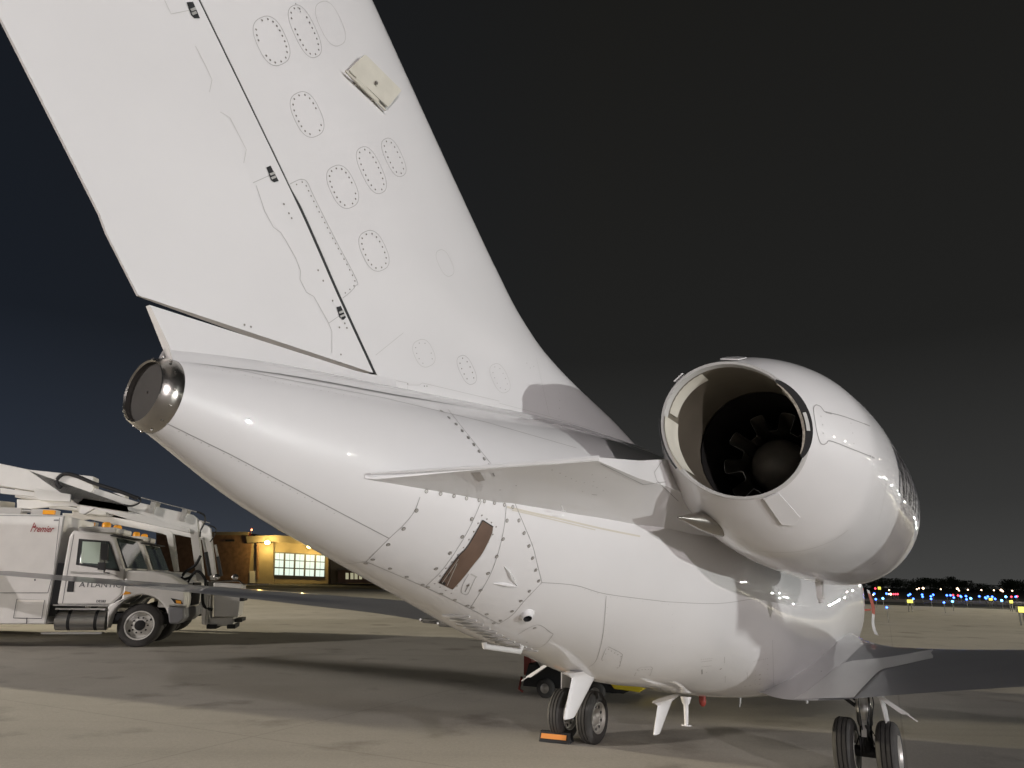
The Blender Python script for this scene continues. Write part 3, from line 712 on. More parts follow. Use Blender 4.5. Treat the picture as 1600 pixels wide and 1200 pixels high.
# skid plate and louvred vent under the tail
v = MB(True)
q0 = jplane(757, 1010, 1, .1); q1 = jplane(812, 1018, 1, .16)
v.tube([q0 + Vector((0, 0, .02)), q0, q0.lerp(q1, .5), q1, q1 + Vector((.02, 0, .03))], .016, 10)
v.build('skid_bar', 'seaml', jet)
v = MB(True)
for i in range(12):
    t = i / 11; a = Vector((-4.25 + t * .7, .02, 0)); a.z = hermite(FX, FB, a.x) - .006
    v.box(a + Vector((0, .07, .004)), (.010, .18, .008), Matrix.Rotation(rad(-25), 3, 'Y'))
v.build('belly_louvre', 'seaml', jet)
v = MB(True); h = FB_.hit(1240, 1100)
v.lathe((1.9, .55, .50), (0, 0, -1), [(-.05, .30), (0, .26), (.05, .12), (.06, .02), (.16, .015), (.162, .001)], 24); v.build('belly_lamp', 'white', jet)

# ---- main landing gear
def tyre_wheel(cx, cy, cz, sgn, name='wheel'):
    v = MB(True); r, w_ = .262, .165
    prof = [(-w_ * .42, .150), (-w_ * .5, .185), (-w_ * .5, .215), (-w_ * .44, .240), (-w_ * .34, .256)]
    for gx in (-.036, 0, .036): prof += [(gx - .005, r - .001 + .001), (gx - .003, r - .009), (gx + .003, r - .009), (gx + .005, r)]
    prof += [(w_ * .34, .256), (w_ * .44, .240), (w_ * .5, .215), (w_ * .5, .185), (w_ * .42, .150)]
    v.lathe((cx, cy, cz), (0, 1, 0), prof, 56); o = v.build(name, 'tyre', jet)
    v = MB(True)
    for s_ in (1, -1):
        v.lathe((cx, cy, cz), (0, s_, 0), [(w_ * .44, .158), (w_ * .50, .156), (w_ * .50, .146), (w_ * .34, .135), (w_ * .26, .085), (w_ * .40, .060), (w_ * .44, .030), (w_ * .46, .002)], 40)
        for k in range(9):
            a = 2 * pi * k / 9; v.tube([(cx + .105 * math.cos(a), cy + s_ * w_ * .28, cz + .105 * math.sin(a)), (cx + .105 * math.cos(a), cy + s_ * w_ * .36, cz + .105 * math.sin(a))], .011, 8)
    for k in range(9):
        a = 2 * pi * (k + .5) / 9
        for s_ in (1, -1): v.lathe((cx + .112 * math.cos(a), cy + s_ * w_ * .305, cz + .112 * math.sin(a)), (0, s_, 0), [(0, .017), (.004, .016), (.0045, .001)], 10, 1)
    v.build('rim', ['alu', 'black'], o)
for sy in (1, -1):
    y0 = 1.42 * sy
    for dy in (-.17, .17): tyre_wheel(0, y0 + dy, .262, sy)
    v = MB(True); v.tube([(0, y0, .26), (-.0, y0, .50)], .050, 16); v.tube([(0, y0 - .12, .262), (0, y0 + .12, .262)], .045, 14)
    for k in range(5): v.tube([(-.09, y0 + .02 * (k - 2), .24 + .04 * k), (-.10, y0 + .02 * (k - 2), .40 + .03 * k)], .010, 6)
    v.build('axle', 'black', jet)
    v = MB(True); v.lathe((0, y0, .47), (0, 0, 1), [(0, .055), (.02, .064), (.10, .064), (.11, .070), (.16, .070), (.17, .062), (.24, .062), (.25, .045), (.40, .045)], 24, caps=(True, True))
    v.tube([(-.05, y0 - .06 * sy, .50), (-.06, y0 - .03 * sy, .30)], .008, 6)
    v.build('oleo_strut', 'steel', jet)
    v = MB(True)
    for dx, dy, rr in ((-.07, .05, .006), (-.075, -.02, .005), (-.03, .075, .005), (.06, -.06, .006)):
        v.tube([(dx, y0 + dy, .86), (dx * 1.1, y0 + dy * 1.2, .66), (dx * 1.5, y0 + dy * .6, .46), (dx * .9, y0 + dy * 1.6, .30)], rr, 6)
    v.build('brake_line', 'black', jet)
    v = MB(True); v.prism([(-.075, y0 - .02, .52), (-.075, y0 + .02, .52), (-.14, y0 + .02, .40), (-.14, y0 - .02, .40)], (.012, 0, 0)); v.build('torque_link', 'alu', jet)
    v = MB(True); v.tube([(0, y0, .58), (0, y0 - .34 * sy, .82)], .016, 10); v.tube([(.05, y0, .62), (.05, y0 - .34 * sy, .88)], .014, 10); v.build('side_brace', 'black', jet)
    v = MB(True); v.prism([(-.12, y0 + .13 * sy, .84), (.18, y0 + .13 * sy, .84), (.12, y0 + .17 * sy, .50), (-.05, y0 + .17 * sy, .50)], (0, .012 * sy, 0)); v.build('gear_door', 'white', jet)
    v = MB(True); v.prism([(-.42, y0 + .12 * sy, .80), (-.42, y0 + .17 * sy, .80), (-.44, y0 + .40 * sy, .655), (-.44, y0 + .34 * sy, .655)], (.03, 0, 0)); v.tube([(-.43, y0 + .36 * sy, .67), (-.44, y0 + .45 * sy, .61)], .006, 6)
    v.build('door_rod', 'white', jet)
# nose gear
for dy in (-.12, .12): tyre_wheel(6.6, dy, .262, 1, 'nose_wheel')
v = MB(True); v.tube([(6.6, 0, .262), (6.5, 0, .9)], .04, 12); v.tube([(6.6, -.1, .262), (6.6, .1, .262)], .03, 10); v.build('nose_strut', 'steel', jet)

# ============================================================ things around the jet
def jthing(name, label, cat, group=None):
    return empty(name, jworld((0, 0, 0)), pi / 2 - sH, label=label, cat=cat, group=group)
# wheel chock
q = gnd(869, 1160); ch = empty('wheel_chock', (q.x, q.y, .006), rad(-22), label='black wheel chock with orange reflective stripe behind the far main wheels', cat='wheel chock')
v = MB(); v.prism([(-.175, -.075, 0), (-.175, .075, 0), (-.175, .035, .10), (-.175, -.02, .105)], (.35, 0, 0)); v.build('block', 'black', ch, bevel=.008)
v = MB(); v.prism([(-.15, -.0685, .035), (-.15, -.0405, .079), (.13, -.0405, .079), (.13, -.0685, .035)], (0, -.003, .0016)); v.build('stripe', 'orange', ch)
# red streamer on the nose probe
q = jplane(1357, 921, 0, 5.3); st = tag(empty('warning_streamer', jworld(q)), 'red and white ribbon streamer hanging from a probe cover on the jet nose', 'streamer')
v = MB(); rows = []
for i in range(14):
    t = i / 13; x = .05 * t + .02 * math.sin(t * 6); z = -.66 * t; wd = .024
    rows.append([(x - wd, .02 * math.sin(t * 9), z), (x + wd, .02 * math.sin(t * 9 + 1), z - .02)])
v.grid(rows, closed=False)
for k in range(len(v.m)): v.m[k] = 1 if (k > 6 or k < 1) else 0
v.build('ribbon', ['redfab', 'seaml'], st)
v = MB(); v.tube([(-.22, .0, -.32), (.0, 0, -.30)], .016, 10); v.build('probe_cover', 'redfab', st)

# small tug beyond the gear
q = gnd(925, 1088); tg = empty('baggage_tug', (q.x, q.y, 0), rad(-24), label='low black tug with yellow deck and red end behind the far main gear', cat='tug')
v = MB(); v.prism([(-.95, -.45, .13), (.60, -.45, .13), (.80, -.45, .22), (.70, -.45, .40), (-.85, -.45, .46)], (0, .9, 0)); v.build('chassis', 'black', tg, bevel=.02)
v = MB(); v.prism([(.48, -.47, .19), (.84, -.47, .17), (.95, -.47, .27), (.38, -.47, .30)], (0, .94, 0)); v.build('deck', 'yellow', tg, bevel=.01)
v = MB(); v.box((-.92, -.2, .42), (.12, .25, .30)); v.tube([(-1.0, -.35, .25), (-1.02, -.40, .08), (-.95, -.42, .05)], .02, 8); v.build('end_box', 'red', tg, bevel=.01)
v = MB(); v.tube([(-.6, -.46, .40), (-.75, -.48, .62), (-.55, -.48, .70)], .035, 8); v.build('lever', 'alu', tg)
v = MB(); v.tube([(-.25, -.46, .40), (-.2, -.48, .60), (-.0, -.48, .58), (.05, -.46, .4)], .018, 8); v.build('grab_rail', 'alu', tg)
for x in (-.55, .22):
    for y in (-.50, .46):
        v = MB(); v.lathe((x, y, .135), (0, 1, 0), [(-.05, .05), (-.05, .115), (-.03, .135), (.03, .135), (.05, .115), (.05, .05)], 28); v.lathe((x, y - .045, .135), (0, -1, 0), [(0, .085), (.01, .05), (.02, .03), (.03, .001)], 20, 1)
        v.build('wheel', ['tyre', 'steel'], tg)

#PART2
# ============================================================ FLOODLIGHTS OF THE APRON (behind the photographer), with one added fill mast
M['lampw'] = mat('flood_lamp_face', (.9, .9, .85), .4, emit=(1, .93, .82), es=60)
def flood_mast(loc, h, target, power, col, size, label, n=4, cone=110):
    t = empty('floodlight_mast', (loc[0], loc[1], 0), math.atan2(target[1] - loc[1], target[0] - loc[0]), label=label, cat='floodlight')
    v = MB(); v.tube([(0, 0, 0), (0, 0, h)], [.14, .07], 12); v.lathe((0, 0, 0), (0, 0, 1), [(0, .3), (.05, .3), (.06, .15)], 16, caps=(True, False)); v.build('pole', 'steel', t)
    v = MB(); v.box((0, 0, h), (.1, size * 2 + .4, .1)); v.build('crossbar', 'steel', t)
    for k in range(n):
        y = (k - (n - 1) / 2) * size * 2 / max(1, n - 1) if n > 1 else 0
        v = MB(); v.box((.12, y, h), (.22, .34, .30)); hd = v.build('lamp_head', 'black', t, bevel=.02)
        v = MB(); v.box((.235, y, h), (.01, .28, .24)); v.build('lens', 'lampw', hd)
    ld = bpy.data.lights.new('flood_lamp', 'SPOT'); ld.energy = power; ld.color = col; ld.shadow_soft_size = size; ld.spot_size = rad(cone); ld.spot_blend = .8 if cone > 90 else .5
    lo = bpy.data.objects.new('flood_lamp', ld); COL.objects.link(lo); lo.parent = t; lo.location = (.45, 0, h)
    d = Vector((math.hypot(target[0] - loc[0], target[1] - loc[1]), 0, target[2] - h)); lo.rotation_euler = d.to_track_quat('-Z', 'Y').to_euler()
    return t
K1, K2, K3, K4 = LP = (38000, 43000, 36000, 66000)
tgt = jworld((-3, 0, 2))
flood_mast((17.0, -42.0), 12.0, tgt, K1, (1.0, .935, .955), 0.32, 'tall apron floodlight mast behind the photographer')
n_ = jworld((-2.5, 1.4, 2.6)); flood_mast((n_.x + 50 * .839, n_.y - 50 * .545), 2.7, tgt, K2, (.97, .995, .98), .16, 'low apron floodlight mast off to the right of the jet', 2)
flood_mast((-38, -6), 14, Vector((-2, 12, 0)), K3, (1.0, .93, .88), 1.8, 'added fill light on a mast behind the photographer to the left')  # unseen fill mast, added to brighten the ground and the truck sides
flood_mast((-62, 34), 11, Vector((-8, 46, 0)), K4 * 3.2, (1.0, .90, .68), .5, 'apron floodlight mast off to the left beyond the trucks')
flood_mast((78, 52), 13, Vector((30, 52, 0)), K4 * 1.6, (1.0, .92, .72), .5, 'apron floodlight mast far off to the right', cone=62)

# far lamps along the terminal side, mirrored in the paint
for k in range(70):
    fwd_ = k < 52
    a = rad(37.5 + k * 1.45 + random.uniform(-.6, .6)) if fwd_ else rad(112 + (k - 52) * 6.5 + random.uniform(-2, 2)); dd_ = random.uniform(120, 150) if fwd_ else random.uniform(95, 130)
    x, y = dd_ * math.sin(a), dd_ * math.cos(a); hh = random.uniform(2.5, 7.5)
    t = empty('ramp_lamp', (x, y, 0), math.atan2(-y, -x), label='small lamp on a post along the terminal outside the picture', cat='lamp', group='lamps along the terminal')
    v = MB(); v.tube([(0, 0, 0), (0, 0, hh)], .07, 8); v.build('post', 'steel', t)
    v = MB(); v.lathe((0, 0, hh - .15), (0, 0, 1), [(0, .02), (.04, .17), (.17, .21), (.28, .10), (.30, .001)], 12)
    v.build('lamp_globe', M.setdefault('rampw', mat('ramp_lamp_glow', (.9, .9, .9), .4, emit=(1, .97, .90), es=620)), t)

# ============================================================ DE-ICING TRUCKS
TH = rad(14); TA = gnd(210, 1013); TU = Vector((math.cos(TH), math.sin(TH), 0)); TN = Vector((-math.sin(TH), math.cos(TH), 0))
def T(px, py, off=0.0):
    d = ray(px, py); t = ((TA - CAM + TN * off).dot(TN)) / d.dot(TN); q = CAM + d * t; return Vector(((q - TA).dot(TU), off, q.z))
def Zt(L, ox=0, oy=700, k=3.8095): return [(ox + x / k, oy + y / k) for x, y in L]
def ext(v, pxs, off, th, mi=0, smooth=False): v.prism([T(x, y, off) for x, y in pxs], (0, th, 0), mi, smooth)
def make_truck(label):
    t = empty('deicing_truck', (TA.x, TA.y, 0), TH, label=label, cat='truck', group='de-icing trucks')
    W = 2.35
    # tank box body
    v = MB(); v.box((-5.45, W / 2 + .01, 1.765), (7.0, W, 2.47)); bx = v.build('tank_body', 'truckw', t, bevel=.03)
    v = MB()
    def line(L, off=-.003, w_=.012, mi=0):
        P = [T(x, y, off) for x, y in L]
        for a, b in zip(P[:-1], P[1:]):
            d = (b - a); n = Vector((-d.z, 0, d.x)).normalized() * w_ / 2; v.add([a + n, b + n, b - n, a - n], [(0, 1, 2, 3)], mi, False)
    line(Zt([(0, 862), (285, 862), (310, 770)])); line(Zt([(355, 415), (320, 740)]), w_=.01); line(Zt([(0, 402), (370, 405)]), w_=.01)
    line(Zt([(100, 900), (265, 905), (248, 1015), (80, 1012), (100, 900)])); line(Zt([(160, 1010), (158, 1045)]), w_=.02)
    line(Zt([(320, 430), (350, 430)]), w_=.035, mi=1); line(Zt([(207, 780), (209, 790)]), w_=.03)
    v.build('door_seam', ['ink', 'truckg'], bx)
    v = MB(); line(Zt([(104, 908), (263, 911)]), -.006, .055); v.build('label_strip', 'lampoff', bx)
    v = MB(); P0, P1 = T(103, 803, -.01), T(72, 972, -.01)
    v.box((-1.955, .0, 1.76), (.035, .03, 2.44)); v.build('edge_trim', 'steel', bx)
    # cab
    v = MB(); pr = [(-1.80, .96), (-1.80, 2.52), (-1.74, 2.66), (-.92, 2.60), (-.80, 2.52), (-.44, 1.76), (-.44, 1.20), (-.66, .96)]
    v.prism([(x, .04, z) for x, z in pr], (0, 2.2, 0)); cab = v.build('cab', 'truckw', t, bevel=.05)
    v = MB(); v.box((-1.3, 1.1, 2.70), (.85, 1.5, .14)); v.build('roof_fairing', 'truckw', cab, bevel=.03)
    v = MB(); gw = [T(x, y, .034) for x, y in Zt([(470, 540), (652, 555), (715, 735), (452, 695)])]; v.prism(gw, (0, -.008, 0)); win = v.build('side_window_seal', 'black', cab)
    v = MB(); gw = [T(x, y, .024) for x, y in Zt([(488, 553), (645, 565), (700, 722), (475, 685)])]; v.prism(gw, (0, -.003, 0)); v.build('pane', 'glass', win)
    v = MB(); gw = [T(x, y, .019) for x, y in Zt([(492, 556), (600, 562), (590, 690), (482, 682)])]; v.prism(gw, (0, -.002, 0)); v.build('lit_pane', 'cabin', win)
    v = MB()
    line(Zt([(440, 515), (408, 700), (372, 925)]), .036, .012); line(Zt([(740, 720), (735, 870), (665, 935)]), .036, .012)
    v.build('door_seam', 'ink', cab)
    v = MB(); line(Zt([(420, 740), (655, 752)]), .030, .05); line(Zt([(315, 935), (665, 940)]), .030, .03); v.build('chrome_strip', 'steel', cab)
    v = MB(); ext(v, Zt([(405, 790), (442, 792), (436, 858), (395, 856)]), .02, .03); v.build('door_handle', 'black', cab, bevel=.02)
    v = MB(); v.prism([(-.785, .12, 2.50), (-.785, 2.1, 2.50), (-.445, 2.15, 1.80), (-.445, .07, 1.80)], (.02, 0, .01)); ws_ = v.build('windscreen', 'glass', cab)
    v = MB()
    for k in (.12, 1.1): v.tube([(-.45, k + .2, 1.84), (-.66, k + .55, 2.26)], .012, 6)
    v.build('wiper', 'black', ws_)
    v = MB(); v.box((-.80, 1.1, 2.56), (.32, 2.1, .03)); v.build('sun_visor', 'black', cab)
    v = MB()
    ext(v, Zt([(600, 565), (642, 572), (640, 668), (598, 665)]), -.22, .10); ext(v, Zt([(582, 680), (625, 684), (622, 728), (580, 724)]), -.22, .10)
    v.tube([T(625 / 3.81, 700 + 560 / 3.81, -.15), T(620 / 3.81, 700 + 740 / 3.81, -.15), T(650 / 3.81, 700 + 745 / 3.81, .03)], .018, 6); v.build('mirror', 'black', cab, bevel=.02)
    for yy, px in ((.5, 0), (1.5, .2)):
        v = MB(); v.lathe((-1.15, yy, 2.77), (0, 0, 1), [(0, .10), (.09, .10), (.13, .06), (.135, .001)], 14); v.build('amber_beacon', 'amber', cab)
    # lettering
    vs, fs = text_shape('ATLANTIC', .17, .0); wm = max(q[0] for q in vs); v = MB(); v.add([(-1.40 + q[0] / wm * .90, .0335, 1.36 + q[1]) for q in vs], fs, 0, False)
    v.build('door_lettering', 'ink', cab, recalc=False)
    vs, fs = text_shape('DE283', .075, 0, .002); v = MB(); v.add([(-.98 + q[0], .0335, 1.02 + q[1]) for q in vs], fs, 0, False); v.build('unit_number', 'ink', cab, recalc=False)
    vs, fs = text_shape('Premier', .21, .45, .004); wm = max(q[0] for q in vs); v = MB(); v.add([(-2.62 + q[0] / wm * .50, -.005, 2.60 + q[1] * (1.5 if q[0] < .12 else 1)) for q in vs], fs, 0, False); v.build('script_lettering', 'script', bx, recalc=False)
    # bonnet with wheel arch
    v = MB(); arch = [(.66 * math.cos(a), .50 + .70 * math.sin(a)) for a in [rad(8 + i * (164 / 14)) for i in range(15)]]
    pr = [(-.44, 1.755), (.15, 1.75), (.55, 1.64), (.86, 1.46), (.95, 1.20), (.96, .95), (.66, .95)] + [(a + .0, b) for a, b in arch[1:-1]] + [(-.66, .42), (-.72, .95), (-.44, 1.10)]
    rows = []
    # split in side skins and top so the arch stays open
    for y0 in (.02, 1.95):
        v.prism([(x, y0, z) for x, z in pr], (0, .40, 0))
    v.prism([(-.44, .3, 1.77), (.15, .3, 1.765), (.55, .3, 1.66), (.90, .3, 1.45), (.99, .3, 1.15), (.99, .3, .9), (.3, .3, .9), (.3, .3, 1.3), (-.44, .3, 1.3)], (0, 1.75, 0))
    hood = v.build('bonnet', 'truckw', t, bevel=.05)
    v = MB(); v.box((1.0, 1.2, 1.22), (.04, 1.1, .55)); v.build('grille', 'black', hood)
    v = MB(); v.prism([T(x, y, .0) + Vector((0, 0, 0)) for x, y in Zt([(995, 945), (1095, 950), (1100, 1010), (1060, 1050), (1005, 1045)])], (0, 2.35, 0)); v.build('bumper', 'truckg', t, bevel=.04)
    v = MB(); ext(v, Zt([(1015, 893), (1075, 905), (1090, 930), (1040, 925)]), .01, .02); hl = v.build('headlight', 'black', hood)
    v = MB(); ext(v, Zt([(1045, 905), (1078, 910), (1078, 928), (1050, 924)]), .004, .01); v.build('indicator', 'amber', hl)
    v = MB(); ext(v, Zt([(745, 852), (775, 858), (778, 868), (730, 874)]), .01, .01); v.build('marker_lamp', 'amber', hood)
    # wheels, tank, steps, chassis
    for (x, y) in ((0, .30), (0, 2.05), (-5.6, .30), (-5.6, 2.05)):
        v = MB(); v.lathe((x, y, .50), (0, 1, 0), [(-.14, .29), (-.155, .36), (-.14, .45), (-.11, .492), (-.04, .50), (.04, .50), (.11, .492), (.14, .45), (.155, .36), (.14, .29)], 48); wo = v.build('wheel', 'tyre', t)
        s_ = -1 if y < 1 else 1
        v = MB(); v.lathe((x, y, .50), (0, s_, 0), [(.14, .335), (.155, .33), (.15, .30), (.06, .28), (.05, .24), (.09, .17), (.10, .12)], 40)
        v.lathe((x, y, .50), (0, s_, 0), [(.10, .12), (.16, .105), (.165, .05), (.17, .002)], 24, 1)
        for k in range(10):
            a = 2 * pi * k / 10; v.lathe((x + .175 * math.cos(a), y + s_ * .088, .50 + .175 * math.sin(a)), (0, s_, 0), [(0, .020), (.025, .018), (.026, .001)], 8, 1)
        for a in (rad(30), rad(210)): v.lathe((x + .255 * math.cos(a), y + s_ * .052, .50 + .255 * math.sin(a)), (0, s_, 0), [(0, .032), (.008, .030), (.009, .001)], 12, 1)
        v.build('rim', ['truckw', 'black'], wo)
    v = MB(); P0 = T(333 / 3.81, 700 + 1035 / 3.81, 0); v.tube([(-1.80, .30, .62), (-.74, .30, .62)], .24, 28); v.build('fuel_tank', 'steel', t)
    v = MB()
    for x in (-1.55, -.98): v.lathe((x, .30, .62), (1, 0, 0), [(0, .243), (.07, .243)], 28)
    v.build('tank_strap', 'black', t)
    v = MB(); v.box((-1.27, .06, .87), (1.05, .16, .04)); v.box((-1.35, .02, .34), (1.25, .20, .035)); v.build('step', 'steel', t)
    v = MB(); v.box((-3.9, 1.2, .62), (7.6, .9, .26)); v.box((.4, 1.2, .62), (1.0, .9, .25)); v.box((-1.86, 1.1, 1.3), (.18, 2.0, 1.2)); v.build('chassis', 'black', t)
    # turret and folded boom
    v = MB(); v.lathe((-5.2, 1.2, 3.0), (0, 0, 1), [(0, .6), (.25, .6), (.3, .45), (.7, .4)], 24, caps=(False, True)); v.build('turret', 'truckw', t)
    v = MB()
    ext(v, Zt([(-250, 45), (0, 92), (170, 128), (555, 168), (555, 250), (470, 330), (760, 375), (750, 345), (0, 225), (-250, 190)]), .85, .5)
    bo = v.build('outer_boom', 'truckw', t, bevel=.02)
    v = MB(); ext(v, Zt([(340, 215), (560, 235), (830, 325), (1150, 398), (1172, 418), (1215, 790), (1170, 790), (1128, 480), (1030, 462), (760, 370), (340, 290)]), .98, .26); v.build('inner_boom', 'truckw', t, bevel=.015)
    v = MB(); ext(v, Zt([(100, 305), (330, 315), (480, 308), (800, 385), (1128, 480), (1128, 505), (780, 430), (560, 360), (500, 395), (465, 390), (475, 345), (330, 345), (100, 372)]), .92, .12); v.build('lower_link', 'truckw', t, bevel=.01)
    v = MB(); ext(v, Zt([(205, 240), (420, 275), (415, 320), (240, 312), (200, 290)]), .78, .1); ext(v, Zt([(0, 235), (215, 268), (210, 290), (0, 270)]), .80, .1); v.build('pivot_plate', 'truckw', t, bevel=.01)
    v = MB(); pth = smooth_px(Zt([(365, 235), (340, 215), (345, 180), (385, 155), (450, 165), (560, 210), (700, 255), (820, 300)]), 5); v.tube([T(x, y, .80) for x, y in pth], .045, 8)
    v.tube([T(x, y, .82) for x, y in smooth_px(Zt([(735, 338), (780, 345), (820, 332), (838, 312), (815, 290), (795, 305)]), 4)], .022, 8); v.build('boom_hose', 'black', t)
    v = MB(); v.tube([T(x, y, .80) for x, y in Zt([(840, 295), (1170, 380)])], .014, 6)
    for x, y in ((912, 330), (1098, 375)): ext(v, Zt([(x - 12, y - 12), (x + 20, y - 8), (x - 5, y + 62), (x - 32, y + 55)]), .86, .5)
    v.build('hose_guide', 'alu', t)
    v = MB()
    v.tube([T(x, y, .95) for x, y in smooth_px(Zt([(1175, 380), (1215, 400), (1220, 440), (1195, 490), (1190, 530)]), 5)], .022, 8)
    v.tube([T(x, y, .90) for x, y in smooth_px(Zt([(1195, 640), (1160, 700), (1100, 740), (1085, 780), (1130, 770), (1165, 735), (1200, 750), (1225, 800), (1205, 870), (1215, 940), (1265, 965)]), 5)], .035, 8)
    v.tube([T(x, y, .90) for x, y in smooth_px(Zt([(1240, 460), (1285, 480), (1270, 530), (1250, 560)]), 5)], .015, 8)
    v.tube([T(x, y, .88) for x, y in smooth_px(Zt([(1160, 740), (1120, 800), (1110, 880), (1120, 990)]), 5)], .025, 8)
    v.build('hose_bundle', 'black', t)
    v = MB(); v.tube([T(x, y, .95) for x, y in Zt([(1208, 535), (1240, 700)])], .035, 10); v.tube([T(x, y, .95) for x, y in Zt([(1225, 620), (1250, 760)])], .05, 10, 1); v.build('levelling_ram', ['steel', 'black'], t)
    # basket
    v = MB(); ext(v, Zt([(1270, 800), (1445, 810), (1420, 1005), (1270, 1005)]), .75, .95, 0); ext(v, Zt([(1245, 1012), (1395, 1008), (1390, 1060), (1245, 1060)]), .85, .8, 0)
    bk = v.build('basket', 'truckw', t, bevel=.03)
    v = MB()
    for L in ([(1228, 1052), (1290, 1052), (1288, 1077), (1228, 1077)], [(1350, 1052), (1402, 1050), (1400, 1076), (1350, 1076)], [(1395, 1018), (1442, 1016), (1440, 1036), (1395, 1038)], [(1425, 892), (1452, 892), (1450, 912), (1425, 912)]): ext(v, Zt(L), .70, .95)
    v.build('rubber_foot', 'black', bk, bevel=.01)
    v = MB(); ext(v, Zt([(1200, 870), (1255, 870), (1250, 1055), (1200, 1050)]), .95, .4); v.tube([T(1235 / 3.81, 700 + 880 / 3.81, .9), T(1232 / 3.81, 700 + 1050 / 3.81, .9)], .03, 8); v.build('mounting_post', 'alu', bk)
    v = MB()
    for x in (1290, 1400): v.lathe(T(x / 3.81, 700 + 768 / 3.81, .9), (0, -1, .1), [(-.08, .05), (-.05, .075), (.0, .08), (.01, .06), (.012, .001)], 16)
    v.tube([T(x, y, .75) for x, y in Zt([(1255, 795), (1420, 790), (1450, 812), (1600, 812)])], .02, 8)
    v.build('work_lamp', 'chrome', bk)
    v = MB()
    for x, z, y in ((-4.2, 3.10, .3), (-3.2, 3.08, .35), (-2.5, 3.07, .4)): v.box((x, y, z), (.5, .4, .14))
    v.tube([(-3.4, .35, 3.08), (-2.9, .3, 3.10), (-2.3, .5, 3.1)], .05, 8); v.build('roof_plumbing', 'alu', t)
    v = MB(); v.box((-2.36, .2, 3.07), (.24, .12, .10)); v.build('amber_beacon', 'amber', t)
    return t
M['lampoff'] = mat('pale_label', (.75, .72, .66), .5)
tr1 = make_truck('white de-icing truck with lettered door and folded boom, nearest of the trucks')
def copy_tree(o, parent=None, skip=()):
    c = o.copy(); COL.objects.link(c); c.parent = parent
    for chd in o.children:
        if not chd.name.startswith(skip or ('?',)): copy_tree(chd, c, skip)
    return c
tr2 = copy_tree(tr1, skip=('basket', 'hose_bundle')); tr2.location = TA + TN * 4.1 - TU * .25
tr2['label'] = 'white de-icing truck half hidden behind the nearer truck cab'
v = MB(); v.prism([T(x, y, 5.0) - Vector((-.25, 4.1, 0)) for x, y in Zt([(430, 372), (620, 398), (820, 440), (1010, 488), (1028, 505), (1058, 735), (1035, 735), (990, 520), (960, 508), (820, 480), (560, 430), (430, 400)])], (0, .3, 0)); v.build('rear_boom', 'truckw', tr2, bevel=.015)

# ============================================================ HANGAR
HY = 205.0
def H(px, py, Y=HY): return at(px, py, Y)
M['hbrick'] = mat('dark_brick', (.15, .085, .05), .85, noise=(.3, .8)); M['htan'] = mat('tan_cladding', (.28, .23, .15), .8, noise=(.12, .3)); M['hroof'] = mat('roof_band', (.20, .17, .12), .7)
M['hglow'] = mat('lit_hangar_glazing', (.12, .13, .12), .5, emit=(.84, 1.0, .90), es=.92, noise=None); M['frame'] = mat('window_frame_steel', (.10, .10, .09), .6)
M['sodium'] = mat('sodium_lamp_glow', (1, .8, .3), .5, emit=(1, .72, .25), es=30)
hg = empty('hangar', H(420, 905), label='large hangar with lit window wall and yellow wall lamps', cat='hangar'); hb = hg.location
def hq(px, py, dY=0): return H(px, py, HY + dY) - hb
def wall(name, L, m, dep, parent=hg, dY=0, bevel=0):
    v = MB(); v.prism([hq(x, y, dY) for x, y in L], (0, dep, 0)); return v.build(name, m, parent, bevel)
wall('brick_wing', [(244, 912), (244, 832), (386, 832), (394, 840), (386, 912)], 'hbrick', 30)
wall('lamp_wall', [(386, 912), (390, 848), (427, 848), (427, 912)], 'htan', 30, dY=.5)
wall('door_wall', [(427, 912), (427, 842), (515, 850), (515, 912)], 'htan', 30, dY=1.2)
wall('side_bay', [(515, 912), (515, 853), (600, 868), (600, 912)], 'htan', 26, dY=2.5)
wall('roof_edge', [(386, 848), (384, 838), (430, 836), (480, 840), (600, 868), (600, 874), (480, 850), (427, 846)], 'hroof', 29, dY=-.6)
wall('roof_edge', [(244, 836), (244, 831), (388, 831), (388, 836)], 'hroof', 2, dY=-.5)
wall('buttress', [(400.5, 905), (401, 848), (403, 848), (402.5, 905)], 'hbrick', 1, dY=-.3); wall('buttress', [(508, 912), (509, 852), (513, 853), (513, 912)], 'htan', 1.5, dY=-.2)
wall('side_door', [(390, 911), (390, 892), (399, 892), (399, 911)], 'lampoff', .3, dY=0); wall('wall_vent', [(352, 846), (352, 843), (366, 843), (366, 846)], 'black', .4, dY=-.3); wall('wall_vent', [(382, 849), (382, 846), (395, 846), (395, 849)], 'black', .4, dY=-.3)
